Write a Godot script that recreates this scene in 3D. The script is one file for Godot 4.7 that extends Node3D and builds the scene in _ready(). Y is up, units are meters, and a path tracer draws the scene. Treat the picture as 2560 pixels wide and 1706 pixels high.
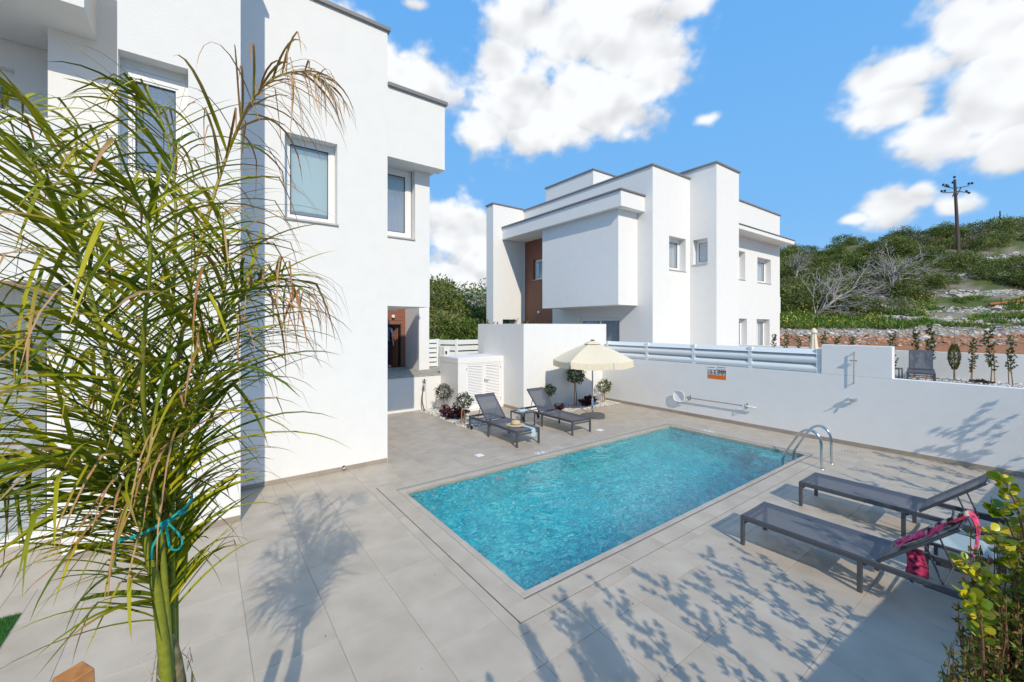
extends Node3D

var M := {}
var names := {}
var rng := RandomNumberGenerator.new()
var SUN := Vector3.ZERO

# ---------------------------------------------------------------- helpers
func lin(r: float, g: float, b: float, a := 1.0) -> Color:
	var c := Color(r, g, b).linear_to_srgb()
	c.a = a
	return c

func numbered(n: String) -> String:
	var k: int = names.get(n, -1) + 1
	names[n] = k
	return n if k == 0 else "%s_%03d" % [n, k]

func tag(o: Node3D, label: String, category: String, group := "", kind := "") -> Node3D:
	if label != "": o.set_meta("label", label)
	if category != "": o.set_meta("category", category)
	if group != "": o.set_meta("group", group)
	if kind != "": o.set_meta("kind", kind)
	return o

func thing(called: String, label: String, category: String, at := Vector3.ZERO, turn := 0.0, group := "") -> Node3D:
	var o := Node3D.new()
	o.name = numbered(called)
	add_child(o)
	o.position = at
	o.rotation.y = turn
	return tag(o, label, category, group)

func struct(called: String, mesh: Mesh, mat: Material) -> MeshInstance3D:
	var o := MeshInstance3D.new()
	o.name = numbered(called)
	o.mesh = mesh
	if mat: o.material_override = mat
	add_child(o)
	o.set_meta("kind", "structure")
	return o

# a part whose mesh is written in world coordinates, under a thing (or part) that is not turned
func part(parent: Node3D, called: String, mesh: Mesh, mat: Material, in_world := true) -> MeshInstance3D:
	var o := MeshInstance3D.new()
	o.name = called
	o.mesh = mesh
	if mat: o.material_override = mat
	parent.add_child(o, true)
	if in_world:
		var p: Node = parent
		var off := Vector3.ZERO
		while p != self:
			off += (p as Node3D).position
			p = p.get_parent()
		o.position = -off
	return o

func copy_of(root: Node3D, label: String, at: Vector3, turn := 0.0) -> Node3D:
	var base: String = root.name
	var cut := base.rfind("_")
	if cut > 0 and base.substr(cut + 1).is_valid_int(): base = base.substr(0, cut)
	var r: Node3D = root.duplicate()
	r.name = numbered(base)
	add_child(r)
	r.position = at
	r.rotation.y = turn
	r.set_meta("label", label)
	return r

func ns() -> SurfaceTool:
	var s := SurfaceTool.new()
	s.begin(Mesh.PRIMITIVE_TRIANGLES)
	s.set_smooth_group(-1)
	return s

func done(s: SurfaceTool) -> ArrayMesh:
	s.generate_normals()
	return s.commit()

func q(s: SurfaceTool, a: Vector3, b: Vector3, c: Vector3, d: Vector3) -> void:
	s.add_vertex(a); s.add_vertex(b); s.add_vertex(c)
	s.add_vertex(a); s.add_vertex(c); s.add_vertex(d)

func tri(s: SurfaceTool, a: Vector3, b: Vector3, c: Vector3) -> void:
	s.add_vertex(a); s.add_vertex(b); s.add_vertex(c)

# chamfered box from lo to hi
func bx(s: SurfaceTool, a: Vector3, b: Vector3, c := 0.0) -> void:
	var lo := Vector3(minf(a.x, b.x), minf(a.y, b.y), minf(a.z, b.z))
	var hi := Vector3(maxf(a.x, b.x), maxf(a.y, b.y), maxf(a.z, b.z))
	hull(s, Transform3D(Basis.IDENTITY, (lo + hi) / 2.0), (hi - lo) / 2.0, c)

# chamfered box placed by a transform, h = half size
func hull(s: SurfaceTool, t: Transform3D, h: Vector3, c := 0.0) -> void:
	if c <= 0.0:
		var p := []
		for i in 8:
			p.append(t * Vector3(h.x if i & 1 else -h.x, h.y if i & 2 else -h.y, h.z if i & 4 else -h.z))
		q(s, p[4], p[6], p[7], p[5]); q(s, p[1], p[3], p[2], p[0])
		q(s, p[5], p[7], p[3], p[1]); q(s, p[0], p[2], p[6], p[4])
		q(s, p[6], p[2], p[3], p[7]); q(s, p[0], p[4], p[5], p[1])
		return
	c = minf(c, minf(h.x, minf(h.y, h.z)) * 0.9)
	var e := h - Vector3(c, c, c)
	var f := func(sx, sy, sz, ax):
		return t * Vector3(sx * (h.x if ax == 0 else e.x), sy * (h.y if ax == 1 else e.y), sz * (h.z if ax == 2 else e.z))
	for sg in [-1, 1]:
		var w: bool = sg > 0
		var X := [f.call(sg, -1, -1, 0), f.call(sg, -1, 1, 0), f.call(sg, 1, 1, 0), f.call(sg, 1, -1, 0)]
		var Y := [f.call(-1, sg, -1, 1), f.call(1, sg, -1, 1), f.call(1, sg, 1, 1), f.call(-1, sg, 1, 1)]
		var Z := [f.call(-1, -1, sg, 2), f.call(-1, 1, sg, 2), f.call(1, 1, sg, 2), f.call(1, -1, sg, 2)]
		for A in [X, Y, Z]:
			if w: q(s, A[3], A[2], A[1], A[0])
			else: q(s, A[0], A[1], A[2], A[3])
	for s1 in [-1, 1]:
		for s2 in [-1, 1]:
			var w: bool = s1 * s2 > 0
			var a1 := [f.call(s1, s2, -1, 0), f.call(s1, s2, -1, 1), f.call(s1, s2, 1, 1), f.call(s1, s2, 1, 0)]
			var a2 := [f.call(s1, -1, s2, 2), f.call(s1, -1, s2, 0), f.call(s1, 1, s2, 0), f.call(s1, 1, s2, 2)]
			var a3 := [f.call(-1, s1, s2, 1), f.call(-1, s1, s2, 2), f.call(1, s1, s2, 2), f.call(1, s1, s2, 1)]
			for A in [a1, a2, a3]:
				if w: q(s, A[3], A[2], A[1], A[0])
				else: q(s, A[0], A[1], A[2], A[3])
			for s3 in [-1, 1]:
				var k := [f.call(s1, s2, s3, 0), f.call(s1, s2, s3, 1), f.call(s1, s2, s3, 2)]
				if s1 * s2 * s3 > 0: tri(s, k[0], k[2], k[1])
				else: tri(s, k[0], k[1], k[2])

# bar of rectangular section between two points
func bar(s: SurfaceTool, a: Vector3, b: Vector3, w: float, h: float, c := 0.002, up := Vector3.UP) -> void:
	var d := (b - a).normalized()
	if absf(d.dot(up)) > 0.98: up = Vector3.RIGHT
	var x := up.cross(d).normalized()
	var y := d.cross(x)
	hull(s, Transform3D(Basis(x, y, d), (a + b) / 2.0), Vector3(w / 2.0, h / 2.0, (b - a).length() / 2.0), c)

# tube along points, radii a number or an array
func tube(s: SurfaceTool, pts: Array, rad, sides := 8, caps := true, smooth := true) -> void:
	var n := pts.size()
	if smooth: s.set_smooth_group(0)
	var rings := []
	var u := Vector3.ZERO
	for i in n:
		var d: Vector3 = (pts[mini(i + 1, n - 1)] - pts[maxi(i - 1, 0)]).normalized()
		if u == Vector3.ZERO:
			u = (Vector3.UP if absf(d.y) < 0.9 else Vector3.RIGHT).cross(d).normalized()
		u = (u - d * u.dot(d)).normalized()
		var v := d.cross(u)
		var r: float = rad[i] if rad is Array else rad
		var ring := []
		for k in sides:
			var t := TAU * k / sides
			ring.append(pts[i] + (u * cos(t) + v * sin(t)) * r)
		rings.append(ring)
	for i in n - 1:
		for k in sides:
			var k2 := (k + 1) % sides
			q(s, rings[i][k], rings[i + 1][k], rings[i + 1][k2], rings[i][k2])
	if caps:
		s.set_smooth_group(-1)
		for k in range(1, sides - 1):
			tri(s, rings[0][0], rings[0][k], rings[0][k + 1])
			tri(s, rings[n - 1][0], rings[n - 1][k + 1], rings[n - 1][k])
	s.set_smooth_group(-1)

# surface of revolution about a vertical axis: profile of [radius, y]
func lathe(s: SurfaceTool, at: Vector3, prof: Array, sides := 24, smooth := true, squash := Vector3.ONE) -> void:
	s.set_smooth_group(0 if smooth else -1)
	for i in prof.size() - 1:
		for k in sides:
			var a := TAU * k / sides
			var b := TAU * (k + 1) / sides
			var p0 := Vector3(cos(a) * prof[i][0], prof[i][1], sin(a) * prof[i][0]) * squash + at
			var p1 := Vector3(cos(b) * prof[i][0], prof[i][1], sin(b) * prof[i][0]) * squash + at
			var p2 := Vector3(cos(b) * prof[i + 1][0], prof[i + 1][1], sin(b) * prof[i + 1][0]) * squash + at
			var p3 := Vector3(cos(a) * prof[i + 1][0], prof[i + 1][1], sin(a) * prof[i + 1][0]) * squash + at
			if prof[i][0] > 1e-5: tri(s, p0, p1, p2)
			if prof[i + 1][0] > 1e-5: tri(s, p0, p2, p3)
	s.set_smooth_group(-1)

# Catmull-Rom through points
func curve(pts: Array, n: int) -> Array:
	var out := []
	var m := pts.size()
	for i in n:
		var t := float(i) / (n - 1) * (m - 1)
		var k := mini(int(t), m - 2)
		var p0: Vector3 = pts[maxi(k - 1, 0)]
		var p1: Vector3 = pts[k]
		out.append(p1.cubic_interpolate(pts[k + 1], p0, pts[mini(k + 2, m - 1)], t - k))
	return out

# a wall with real openings. axis 2: faces +z at z = at, runs along x; axis 0: faces -x at x = at, runs along z.
# the wall goes back by th. openings are [u0, u1, y0, y1]
func wall(s: SurfaceTool, axis: int, at: float, th: float, u0: float, u1: float, y0: float, y1: float, holes := []) -> void:
	var P := func(u: float, y: float, d: float) -> Vector3:
		return Vector3(u, y, at - d) if axis == 2 else Vector3(at + d, y, u)
	var us := [u0, u1]
	var ys := [y0, y1]
	for h in holes:
		for v in [h[0], h[1]]:
			if v > u0 and v < u1: us.append(v)
		for v in [h[2], h[3]]:
			if v > y0 and v < y1: ys.append(v)
	us.sort(); ys.sort()
	for arr in [us, ys]:
		for k in range(arr.size() - 1, 0, -1):
			if arr[k] - arr[k - 1] < 1e-6: arr.remove_at(k)
	var nu := us.size() - 1
	var ny := ys.size() - 1
	var solid := func(i: int, j: int) -> bool:
		if i < 0 or j < 0 or i >= nu or j >= ny: return false
		var cu: float = (us[i] + us[i + 1]) / 2.0
		var cy: float = (ys[j] + ys[j + 1]) / 2.0
		for h in holes:
			if cu > h[0] and cu < h[1] and cy > h[2] and cy < h[3]: return false
		return true
	for i in nu:
		for j in ny:
			if not solid.call(i, j): continue
			var a: float = us[i]
			var b: float = us[i + 1]
			var c: float = ys[j]
			var e: float = ys[j + 1]
			for d in [0.0, th]:
				q(s, P.call(a, c, d), P.call(a, e, d), P.call(b, e, d), P.call(b, c, d))
			if not solid.call(i - 1, j): q(s, P.call(a, c, 0.0), P.call(a, c, th), P.call(a, e, th), P.call(a, e, 0.0))
			if not solid.call(i + 1, j): q(s, P.call(b, c, 0.0), P.call(b, c, th), P.call(b, e, th), P.call(b, e, 0.0))
			if not solid.call(i, j - 1): q(s, P.call(a, c, 0.0), P.call(a, c, th), P.call(b, c, th), P.call(b, c, 0.0))
			if not solid.call(i, j + 1): q(s, P.call(a, e, 0.0), P.call(a, e, th), P.call(b, e, th), P.call(b, e, 0.0))

func boxmesh(a: Vector3, b: Vector3, c := 0.0) -> ArrayMesh:
	var s := ns()
	bx(s, a, b, c)
	return done(s)

# ---------------------------------------------------------------- materials
func noise_tex(freq: float, seed_: int, ramp: Array, size := 512, oct := 4, type := FastNoiseLite.TYPE_SIMPLEX_SMOOTH, cell := -1) -> NoiseTexture2D:
	var n := FastNoiseLite.new()
	n.seed = seed_
	n.frequency = freq
	n.noise_type = type
	n.fractal_type = FastNoiseLite.FRACTAL_FBM if oct > 1 else FastNoiseLite.FRACTAL_NONE
	n.fractal_octaves = oct
	if cell >= 0: n.cellular_return_type = cell
	var t := NoiseTexture2D.new()
	t.width = size
	t.height = size
	t.seamless = true
	t.noise = n
	if ramp.size():
		var g := Gradient.new()
		var offs := PackedFloat32Array()
		var cols := PackedColorArray()
		for r in ramp:
			offs.append(r[0]); cols.append(r[1])
		g.offsets = offs
		g.colors = cols
		t.color_ramp = g
	return t

func mat(color: Color, rough := 0.8, metal := 0.0) -> StandardMaterial3D:
	var m := StandardMaterial3D.new()
	m.albedo_color = color
	m.roughness = rough
	m.metallic = metal
	return m

func tri_mat(m: StandardMaterial3D, scale: float, sharp := 4.0) -> StandardMaterial3D:
	m.uv1_triplanar = true
	m.uv1_world_triplanar = true
	m.uv1_triplanar_sharpness = sharp
	m.uv1_scale = Vector3(scale, scale, scale)
	return m

func grain(m: StandardMaterial3D, tex: Texture2D, cm: float) -> StandardMaterial3D:
	m.heightmap_enabled = true
	m.heightmap_texture = tex
	m.heightmap_scale = cm
	return m

func materials() -> void:
	var fine := noise_tex(0.09, 3, [], 512, 4)
	var fine2 := noise_tex(0.035, 8, [], 512, 5)
	# painted stucco: grain and a very slight mottling of the paint
	var pw := noise_tex(0.008, 5, [[0.0, lin(.752, .752, .742)], [0.5, lin(.768, .768, .758)], [1.0, lin(.778, .778, .768)]], 512, 5)
	M.white = grain(tri_mat(mat(Color.WHITE, 0.92), 0.55), fine, 0.14)
	M.white.albedo_texture = pw
	M.smooth_white = mat(lin(.8, .8, .795), 0.45)
	M.frame = mat(lin(.82, .82, .82), 0.3)
	M.slat_white = mat(lin(.76, .77, .78), 0.4)
	M.fence_grey = mat(lin(.70, .745, .765), 0.45)
	M.cap = mat(lin(.24, .23, .225), 0.45, 0.3)
	M.sill = mat(lin(.5, .49, .48), 0.6)
	# porcelain tiles, four tones of one concrete look
	var tt := noise_tex(0.006, 21, [[0.0, lin(.395, .343, .278)], [0.35, lin(.437, .381, .311)], [0.6, lin(.466, .408, .335)], [1.0, lin(.505, .447, .372)]], 1024, 6)
	var tr := noise_tex(0.012, 33, [[0.0, Color(.42, .42, .42)], [1.0, Color(.7, .7, .7)]], 512, 4)
	M.tile = []
	for k in 5:
		var m := tri_mat(mat(lin([1.0, .965, .982, .95, .99][k], [1.0, .964, .982, .949, .99][k], [1.0, .962, .98, .947, .988][k]), 1.0), 0.33)
		m.albedo_texture = tt
		m.roughness_texture = tr
		m.uv1_offset = Vector3(k * .37, k * .21, k * .53)
		grain(m, fine2, 0.06)
		M.tile.append(m)
	M.joint = mat(lin(.3, .275, .25), 0.95)
	M.skirt = tri_mat(mat(lin(.72, .71, .7), 0.5), 0.33)
	M.skirt.albedo_texture = tt
	M.trim = mat(lin(.82, .82, .82), 0.22, 0.9)
	M.steel = mat(lin(.62, .62, .63), 0.14, 1.0)
	M.chrome = mat(lin(.7, .7, .72), 0.08, 1.0)
	M.alu = mat(lin(.075, .08, .092), 0.42, 0.1)
	M.dark = mat(lin(.02, .02, .022), 0.5)
	M.black = mat(lin(.012, .012, .013), 0.6)
	# woven textilene: threads with pinholes, so that some of what lies behind shows
	var wv := noise_tex(0.2, 12, [[0.0, lin(.06, .067, .084)], [1.0, lin(.1, .11, .135)]], 256, 2)
	M.weave = tri_mat(mat(Color(1, 1, 1, .86), 0.5), 3.0)
	M.weave.albedo_texture = wv
	M.weave.transparency = BaseMaterial3D.TRANSPARENCY_ALPHA
	M.weave_edge = tri_mat(mat(Color(1, 1, 1), 0.55), 3.0)
	M.weave_edge.albedo_texture = wv
	# timber cladding
	var wn := FastNoiseLite.new()
	wn.seed = 9
	wn.frequency = 0.02
	var wi := Image.create(512, 512, false, Image.FORMAT_RGB8)
	for y in 512:
		for x in 512:
			var g := wn.get_noise_2d(x * .35, y * 5.0) * .6 + wn.get_noise_2d(x * 1.2 + 900, y * 22.0) * .4
			wi.set_pixel(x, y, lin(.25 + g * .14, .1 + g * .062, .062 + g * .04))
	M.wood = tri_mat(mat(Color.WHITE, 0.55), 0.9)
	M.wood.albedo_texture = ImageTexture.create_from_image(wi)
	M.pine = tri_mat(mat(lin(1.0, 1.0, 1.0), 0.8), 3.0)
	M.pine.albedo_texture = noise_tex(0.02, 14, [[0.0, lin(.3, .12, .04)], [0.5, lin(.45, .2, .07)], [1.0, lin(.55, .27, .1)]], 256, 4)
	M.glass = mat(Color(.8, .88, .95, .08), 0.02, 0.13)
	M.glass.transparency = BaseMaterial3D.TRANSPARENCY_ALPHA
	M.room = mat(lin(.55, .53, .5), 0.9)
	M.blind = mat(lin(.42, .56, .53), 0.85)
	M.curtain = mat(lin(.42, .45, .5), 0.9)
	M.canvas = tri_mat(mat(lin(.82, .74, .57), 0.9), 2.0)
	M.canvas.albedo_texture = noise_tex(0.03, 19, [[0.0, lin(.88, .86, .83)], [1.0, lin(1, 1, 1)]], 256, 3)
	M.canvas.backlight_enabled = true
	M.canvas.backlight = Color(.35, .3, .22)
	M.base_grey = mat(lin(.1, .1, .103), 0.75)
	M.straw = tri_mat(mat(lin(.72, .55, .33), 0.85), 14.0)
	M.straw.albedo_texture = noise_tex(0.06, 77, [[0.0, lin(.6, .6, .6)], [1.0, lin(1, 1, 1)]], 256, 3)
	M.pebble = mat(Color.WHITE, 0.8)
	M.pebble.vertex_color_use_as_albedo = true
	M.leaf = mat(Color.WHITE, 0.72)
	M.leaf.vertex_color_use_as_albedo = true
	M.leaf.backlight_enabled = true
	M.leaf.backlight = Color(.5, .6, .25)
	M.leaf_gloss = mat(Color.WHITE, 0.35)
	M.leaf_gloss.vertex_color_use_as_albedo = true
	M.leaf_gloss.backlight_enabled = true
	M.leaf_gloss.backlight = Color(.55, .6, .2)
	M.bark = tri_mat(mat(Color.WHITE, 0.9), 6.0)
	M.bark.albedo_texture = noise_tex(0.03, 41, [[0.0, lin(.12, .085, .055)], [1.0, lin(.3, .23, .16)]], 256, 4)
	M.vcol = mat(Color.WHITE, 0.85)
	M.vcol.vertex_color_use_as_albedo = true
	M.dead = mat(lin(.34, .32, .30), 0.9)
	M.ground = tri_mat(mat(Color.WHITE, 0.95), 0.08)
	M.ground.albedo_texture = noise_tex(0.012, 51, [[0.0, lin(.12, .08, .045)], [0.5, lin(.2, .15, .09)], [1.0, lin(.3, .24, .17)]], 512, 6)
	# pool lining: caustic sparkle painted as random small squares in several blues
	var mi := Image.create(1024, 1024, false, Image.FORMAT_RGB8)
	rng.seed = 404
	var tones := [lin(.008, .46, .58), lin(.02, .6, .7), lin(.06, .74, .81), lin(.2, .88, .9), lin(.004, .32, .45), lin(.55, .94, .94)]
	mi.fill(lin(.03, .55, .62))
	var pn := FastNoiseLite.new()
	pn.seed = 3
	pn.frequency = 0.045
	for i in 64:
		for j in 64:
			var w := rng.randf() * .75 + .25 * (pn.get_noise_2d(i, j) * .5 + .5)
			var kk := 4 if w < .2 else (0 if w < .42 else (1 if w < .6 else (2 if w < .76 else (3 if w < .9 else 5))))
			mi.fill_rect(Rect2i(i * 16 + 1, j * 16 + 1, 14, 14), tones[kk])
	M.painted_sparkle = tri_mat(mat(Color.WHITE, 0.35), 0.37)
	M.painted_sparkle.albedo_texture = ImageTexture.create_from_image(mi)
	M.water = mat(Color(1, 1, 1, 0), 0.0)
	M.water.transparency = BaseMaterial3D.TRANSPARENCY_ALPHA
	M.water.refraction_enabled = true
	M.water.refraction_scale = .033
	M.turf = mat(Color.WHITE, 0.8)
	M.turf.vertex_color_use_as_albedo = true
	M.rope = mat(lin(.0, .36, .34), 0.6)
# ---------------------------------------------------------------- sky, sun, camera
func sky_image() -> Image:
	var w := 2560
	var h := 1280
	var n1 := FastNoiseLite.new()
	n1.seed = 17
	n1.frequency = 1.0
	n1.fractal_octaves = 7
	n1.fractal_gain = 0.55
	n1.fractal_type = FastNoiseLite.FRACTAL_FBM
	var n2 := FastNoiseLite.new()
	n2.seed = 5
	n2.frequency = 1.0
	n2.fractal_octaves = 3
	n2.fractal_type = FastNoiseLite.FRACTAL_FBM
	# clouds as ellipses of azimuth, elevation and half sizes in degrees
	var cl := [[37.5,35.8,5.5,3.6], [45.5,36.0,10.0,4.3], [52.6,32.7,6.8,4.1], [38.2,28.5,7.0,5.1], [46.4,28.2,9.8,4.1], [55.4,29.4,4.3,2.6], [33.3,25.1,3.8,2.7], [41.0,24.6,7.1,2.1], [35.2,32.5,3.8,3.4], [49.8,36.6,8.5,2.3], [44.0,42.0,9.0,5.0],
		[85.0,25.9,4.0,3.5], [80.1,23.9,3.8,2.2], [79.1,21.5,3.6,2.1], [82.2,17.5,3.5,2.3], [86.0,19.8,3.6,4.5], [87.0,15.6,2.2,2.1], [77.1,24.0,2.1,2.5], [88.0,21.4,3.5,4.9], [92.0,23.0,5.0,6.0],
		[79.1,11.9,2.8,1.9], [81.0,13.0,1.1,0.8], [83.6,11.1,1.7,1.1], [76.0,11.2,1.4,0.7], [29.4,12.0,5.3,4.5], [26.7,14.4,3.5,2.2], [28.5,6.4,7.0,2.3], [32.1,8.8,3.6,4.7], [61.8,24.2,1.9,1.0], [23.3,37.0,2.3,0.7], [21.9,32.1,1.8,1.2], [59.0,35.4,3.6,1.3]]
	rng.seed = 2024
	for c in 26:
		var az := 100.0 + c * 11.0 + rng.randf_range(-4, 4)
		var el := rng.randf_range(9, 58)
		for b in 5:
			cl.append([az + rng.randf_range(-7, 7), el + rng.randf_range(-2.5, 2.5), rng.randf_range(3, 8), rng.randf_range(1.6, 3.6)])
	var lists := []
	for c in 72: lists.append([])
	for e in cl:
		var r: float = e[2] * 2.0 + 3.0
		for c in 72:
			var d := absf(wrapf(c * 5.0 + 2.5 - e[0], -180.0, 180.0))
			if d < r + 3.0: lists[c].append(e)
	var img := Image.create(w, h, false, Image.FORMAT_RGBAF)
	img.fill(Color(.36, .36, .35))
	for y in h / 2:
		var el := 90.0 - (y + .5) * 180.0 / h
		var t := pow(1.0 - el / 90.0, 2.2)
		var base := Vector3(.095, .355, .82).lerp(Vector3(.24, .53, .90), t)
		if el < 14.0: base = base.lerp(Vector3(.36, .62, .92), pow(1.0 - el / 14.0, 1.5) * .6)
		var ce := cos(deg_to_rad(el))
		var se := sin(deg_to_rad(el))
		for x in w:
			var az := (x + .5) * 360.0 / w
			var dens := -1.0
			var rel := 0.0
			for e in lists[int(az / 5.0) % 72]:
				var dx: float = wrapf(az - e[0], -180.0, 180.0) / e[2]
				var dy: float = (el - e[1]) / e[3]
				var k := 1.0 - sqrt(dx * dx + dy * dy) - (.4 if e[2] < 2.4 and e[1] > 20.0 else 0.0)
				if k > dens:
					dens = k + maxf(0.0, dens) * .3
					rel = dy
			var col := base
			if dens > -.75:
				var a := deg_to_rad(az)
				var p := Vector3(sin(a) * ce, se * 1.35, -cos(a) * ce)
				var f := n1.get_noise_3dv(p * 7.5) * .75 + n1.get_noise_3dv(p * 21.0) * .5
				var d := dens * 1.2 + f * 1.0 + .36
				if d > -.1:
					var cover := pow(smoothstep(-.1, .75, d), 1.15)
					var g := n2.get_noise_3dv(p * 8.0)
					var lit := n2.get_noise_3dv(p * 8.0 + Vector3(0, .35, 0)) - g
					var body := clampf(.81 + lit * .32 + g * .16 + clampf(rel, -1.0, 1.0) * .08 + clampf(d, 0, .8) * .12, .66, .95)
					col = base.lerp(Vector3(body * .97, body * .99, body * 1.015), cover)
			img.set_pixel(x, y, Color(col.x, col.y, col.z))
	return img

func set_world() -> void:
	var cam := Camera3D.new()
	cam.name = "camera"
	cam.projection = Camera3D.PROJECTION_FRUSTUM
	cam.near = 0.05
	cam.far = 600.0
	cam.size = 2.0 * .05 * 853.0 / 1038.9
	cam.frustum_offset = Vector2(0, -.05 * 38.4 / 1038.9)
	add_child(cam)
	cam.position = Vector3(0, 2.5, 0)
	cam.rotation_degrees = Vector3(0, -36.635, 0)
	cam.current = true
	var az := deg_to_rad(18.8)
	var el := deg_to_rad(36.0)
	SUN = Vector3(sin(az) * cos(el), -sin(el), -cos(az) * cos(el))
	var sun := DirectionalLight3D.new()
	sun.name = "sun"
	sun.light_energy = 1.1
	sun.light_color = Color(1.0, .95, .865)
	sun.light_angular_distance = 0.5
	sun.shadow_enabled = true
	add_child(sun)
	sun.basis = Basis.looking_at(SUN)
	var we := WorldEnvironment.new()
	we.name = "daylight"
	var e := Environment.new()
	e.background_mode = Environment.BG_SKY
	var sk := Sky.new()
	var pm := PanoramaSkyMaterial.new()
	var im := sky_image()
	# the panorama's middle column looks along -z
	pm.panorama = ImageTexture.create_from_image(im)
	sk.sky_material = pm
	e.sky = sk
	e.tonemap_mode = Environment.TONE_MAPPER_LINEAR
	e.tonemap_exposure = 1.06
	e.sdfgi_enabled = true
	e.ssao_enabled = true
	e.ssil_enabled = true
	we.environment = e
	add_child(we)
# ---------------------------------------------------------------- deck, pool, walls
const PX0 := 2.36
const PX1 := 9.45
const PZ0 := -6.075
const PZ1 := -2.99
const CX0 := 2.14
const CX1 := 9.72
const CZ0 := -6.38
const CZ1 := -2.755
const OX0 := 2.02
const OX1 := 9.83
const OZ0 := -6.49
const OZ1 := -2.64
const WX := 10.84

func minus(r: Rect2, c: Rect2) -> Array:
	if not r.intersects(c): return [r]
	var out := []
	var i := r.intersection(c)
	if i.position.x > r.position.x: out.append(Rect2(r.position.x, r.position.y, i.position.x - r.position.x, r.size.y))
	if i.end.x < r.end.x: out.append(Rect2(i.end.x, r.position.y, r.end.x - i.end.x, r.size.y))
	if i.position.y > r.position.y: out.append(Rect2(i.position.x, r.position.y, i.size.x, i.position.y - r.position.y))
	if i.end.y < r.end.y: out.append(Rect2(i.position.x, i.end.y, i.size.x, r.end.y - i.end.y))
	return out

func tile_mesh(sx: float, sz: float, c := 0.0015) -> ArrayMesh:
	var s := ns()
	bx(s, Vector3(-sx / 2, -.012, -sz / 2), Vector3(sx / 2, 0, sz / 2), c)
	return done(s)

func build_ground() -> void:
	struct("ground", boxmesh(Vector3(-400, -2.2, -400), Vector3(400, -1.6, 400)), M.ground)
	# bed of the deck, open where the pool is
	var s := ns()
	for r in minus(Rect2(-6, -15.2, 16.9, 16.6), Rect2(PX0 - .02, PZ0 - .02, PX1 - PX0 + .04, PZ1 - PZ0 + .04)):
		bx(s, Vector3(r.position.x, -1.6, r.position.y), Vector3(r.end.x, -.0045, r.end.y))
	var deck := struct("deck", done(s), M.joint)
	var keep := []
	var g := .0014
	var solid := [Rect2(OX0, OZ0, OX1 - OX0, OZ1 - OZ0), Rect2(.385, -16, 2.33, 16 - 7.48), Rect2(-1.2, -16, 1.585, 16 - 6.35), Rect2(-8, -16, 6.8, 16 - 7.2), Rect2(-8, -20, 13.9, 20 - 11.5),
		Rect2(5.1, -11.5, .78, 2.7), Rect2(5.85, -12, 1.6, 1.55), Rect2(7.45, -12, 4, 2.55), Rect2(7.75, -9.45, 4, .8), Rect2(-8, -5.45, 6.74, 1.25), Rect2(-3.0, -4.2, 1.75, 5), Rect2(-.45, -1.95, .75, .75)]
	for i in range(-9, 22):
		for j in range(-11, 12):
			var x0 := -.865 + .577 * i
			var z0 := -5.86 + .59 * j
			var rs := [Rect2(x0, z0, .577, .59)]
			for cut in solid + [Rect2(WX, -20, 5, 30), Rect2(-20, -20, 16, 30), Rect2(-20, .3, 40, 20)]:
				var nx := []
				for r in rs: nx += minus(r, cut)
				rs = nx
			for r in rs:
				if r.size.x > .03 and r.size.y > .03: keep.append(r)
	keep.sort_custom(func(a, b): return a.get_center().length() < b.get_center().length())
	var full := tile_mesh(.577 - 2 * g, .59 - 2 * g)
	var rest := ns()
	rng.seed = 7
	var n := 0
	for r in keep:
		var c: Vector2 = r.get_center()
		# ahead of the camera or not
		var ahead := c.x * .5967 - c.y * .8025
		var side := c.x * .8025 + c.y * .5967
		var seen := ahead > .8 and absf(side) < ahead * 1.3 + .5
		if seen and n < 300:
			n += 1
			var whole: bool = absf(r.size.x - .577) < .002 and absf(r.size.y - .59) < .002
			var t := part(deck, "tile", full if whole else tile_mesh(r.size.x - 2 * g, r.size.y - 2 * g), M.tile[rng.randi() % 5], false)
			t.position = Vector3(c.x, rng.randf_range(-.0006, .0006), c.y)
		else:
			bx(rest, Vector3(r.position.x + g, -.012, r.position.y + g), Vector3(r.end.x - g, 0, r.end.y - g))
	part(deck, "far_tiles", done(rest), M.tile[0], false).set_meta("kind", "stuff")

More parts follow.
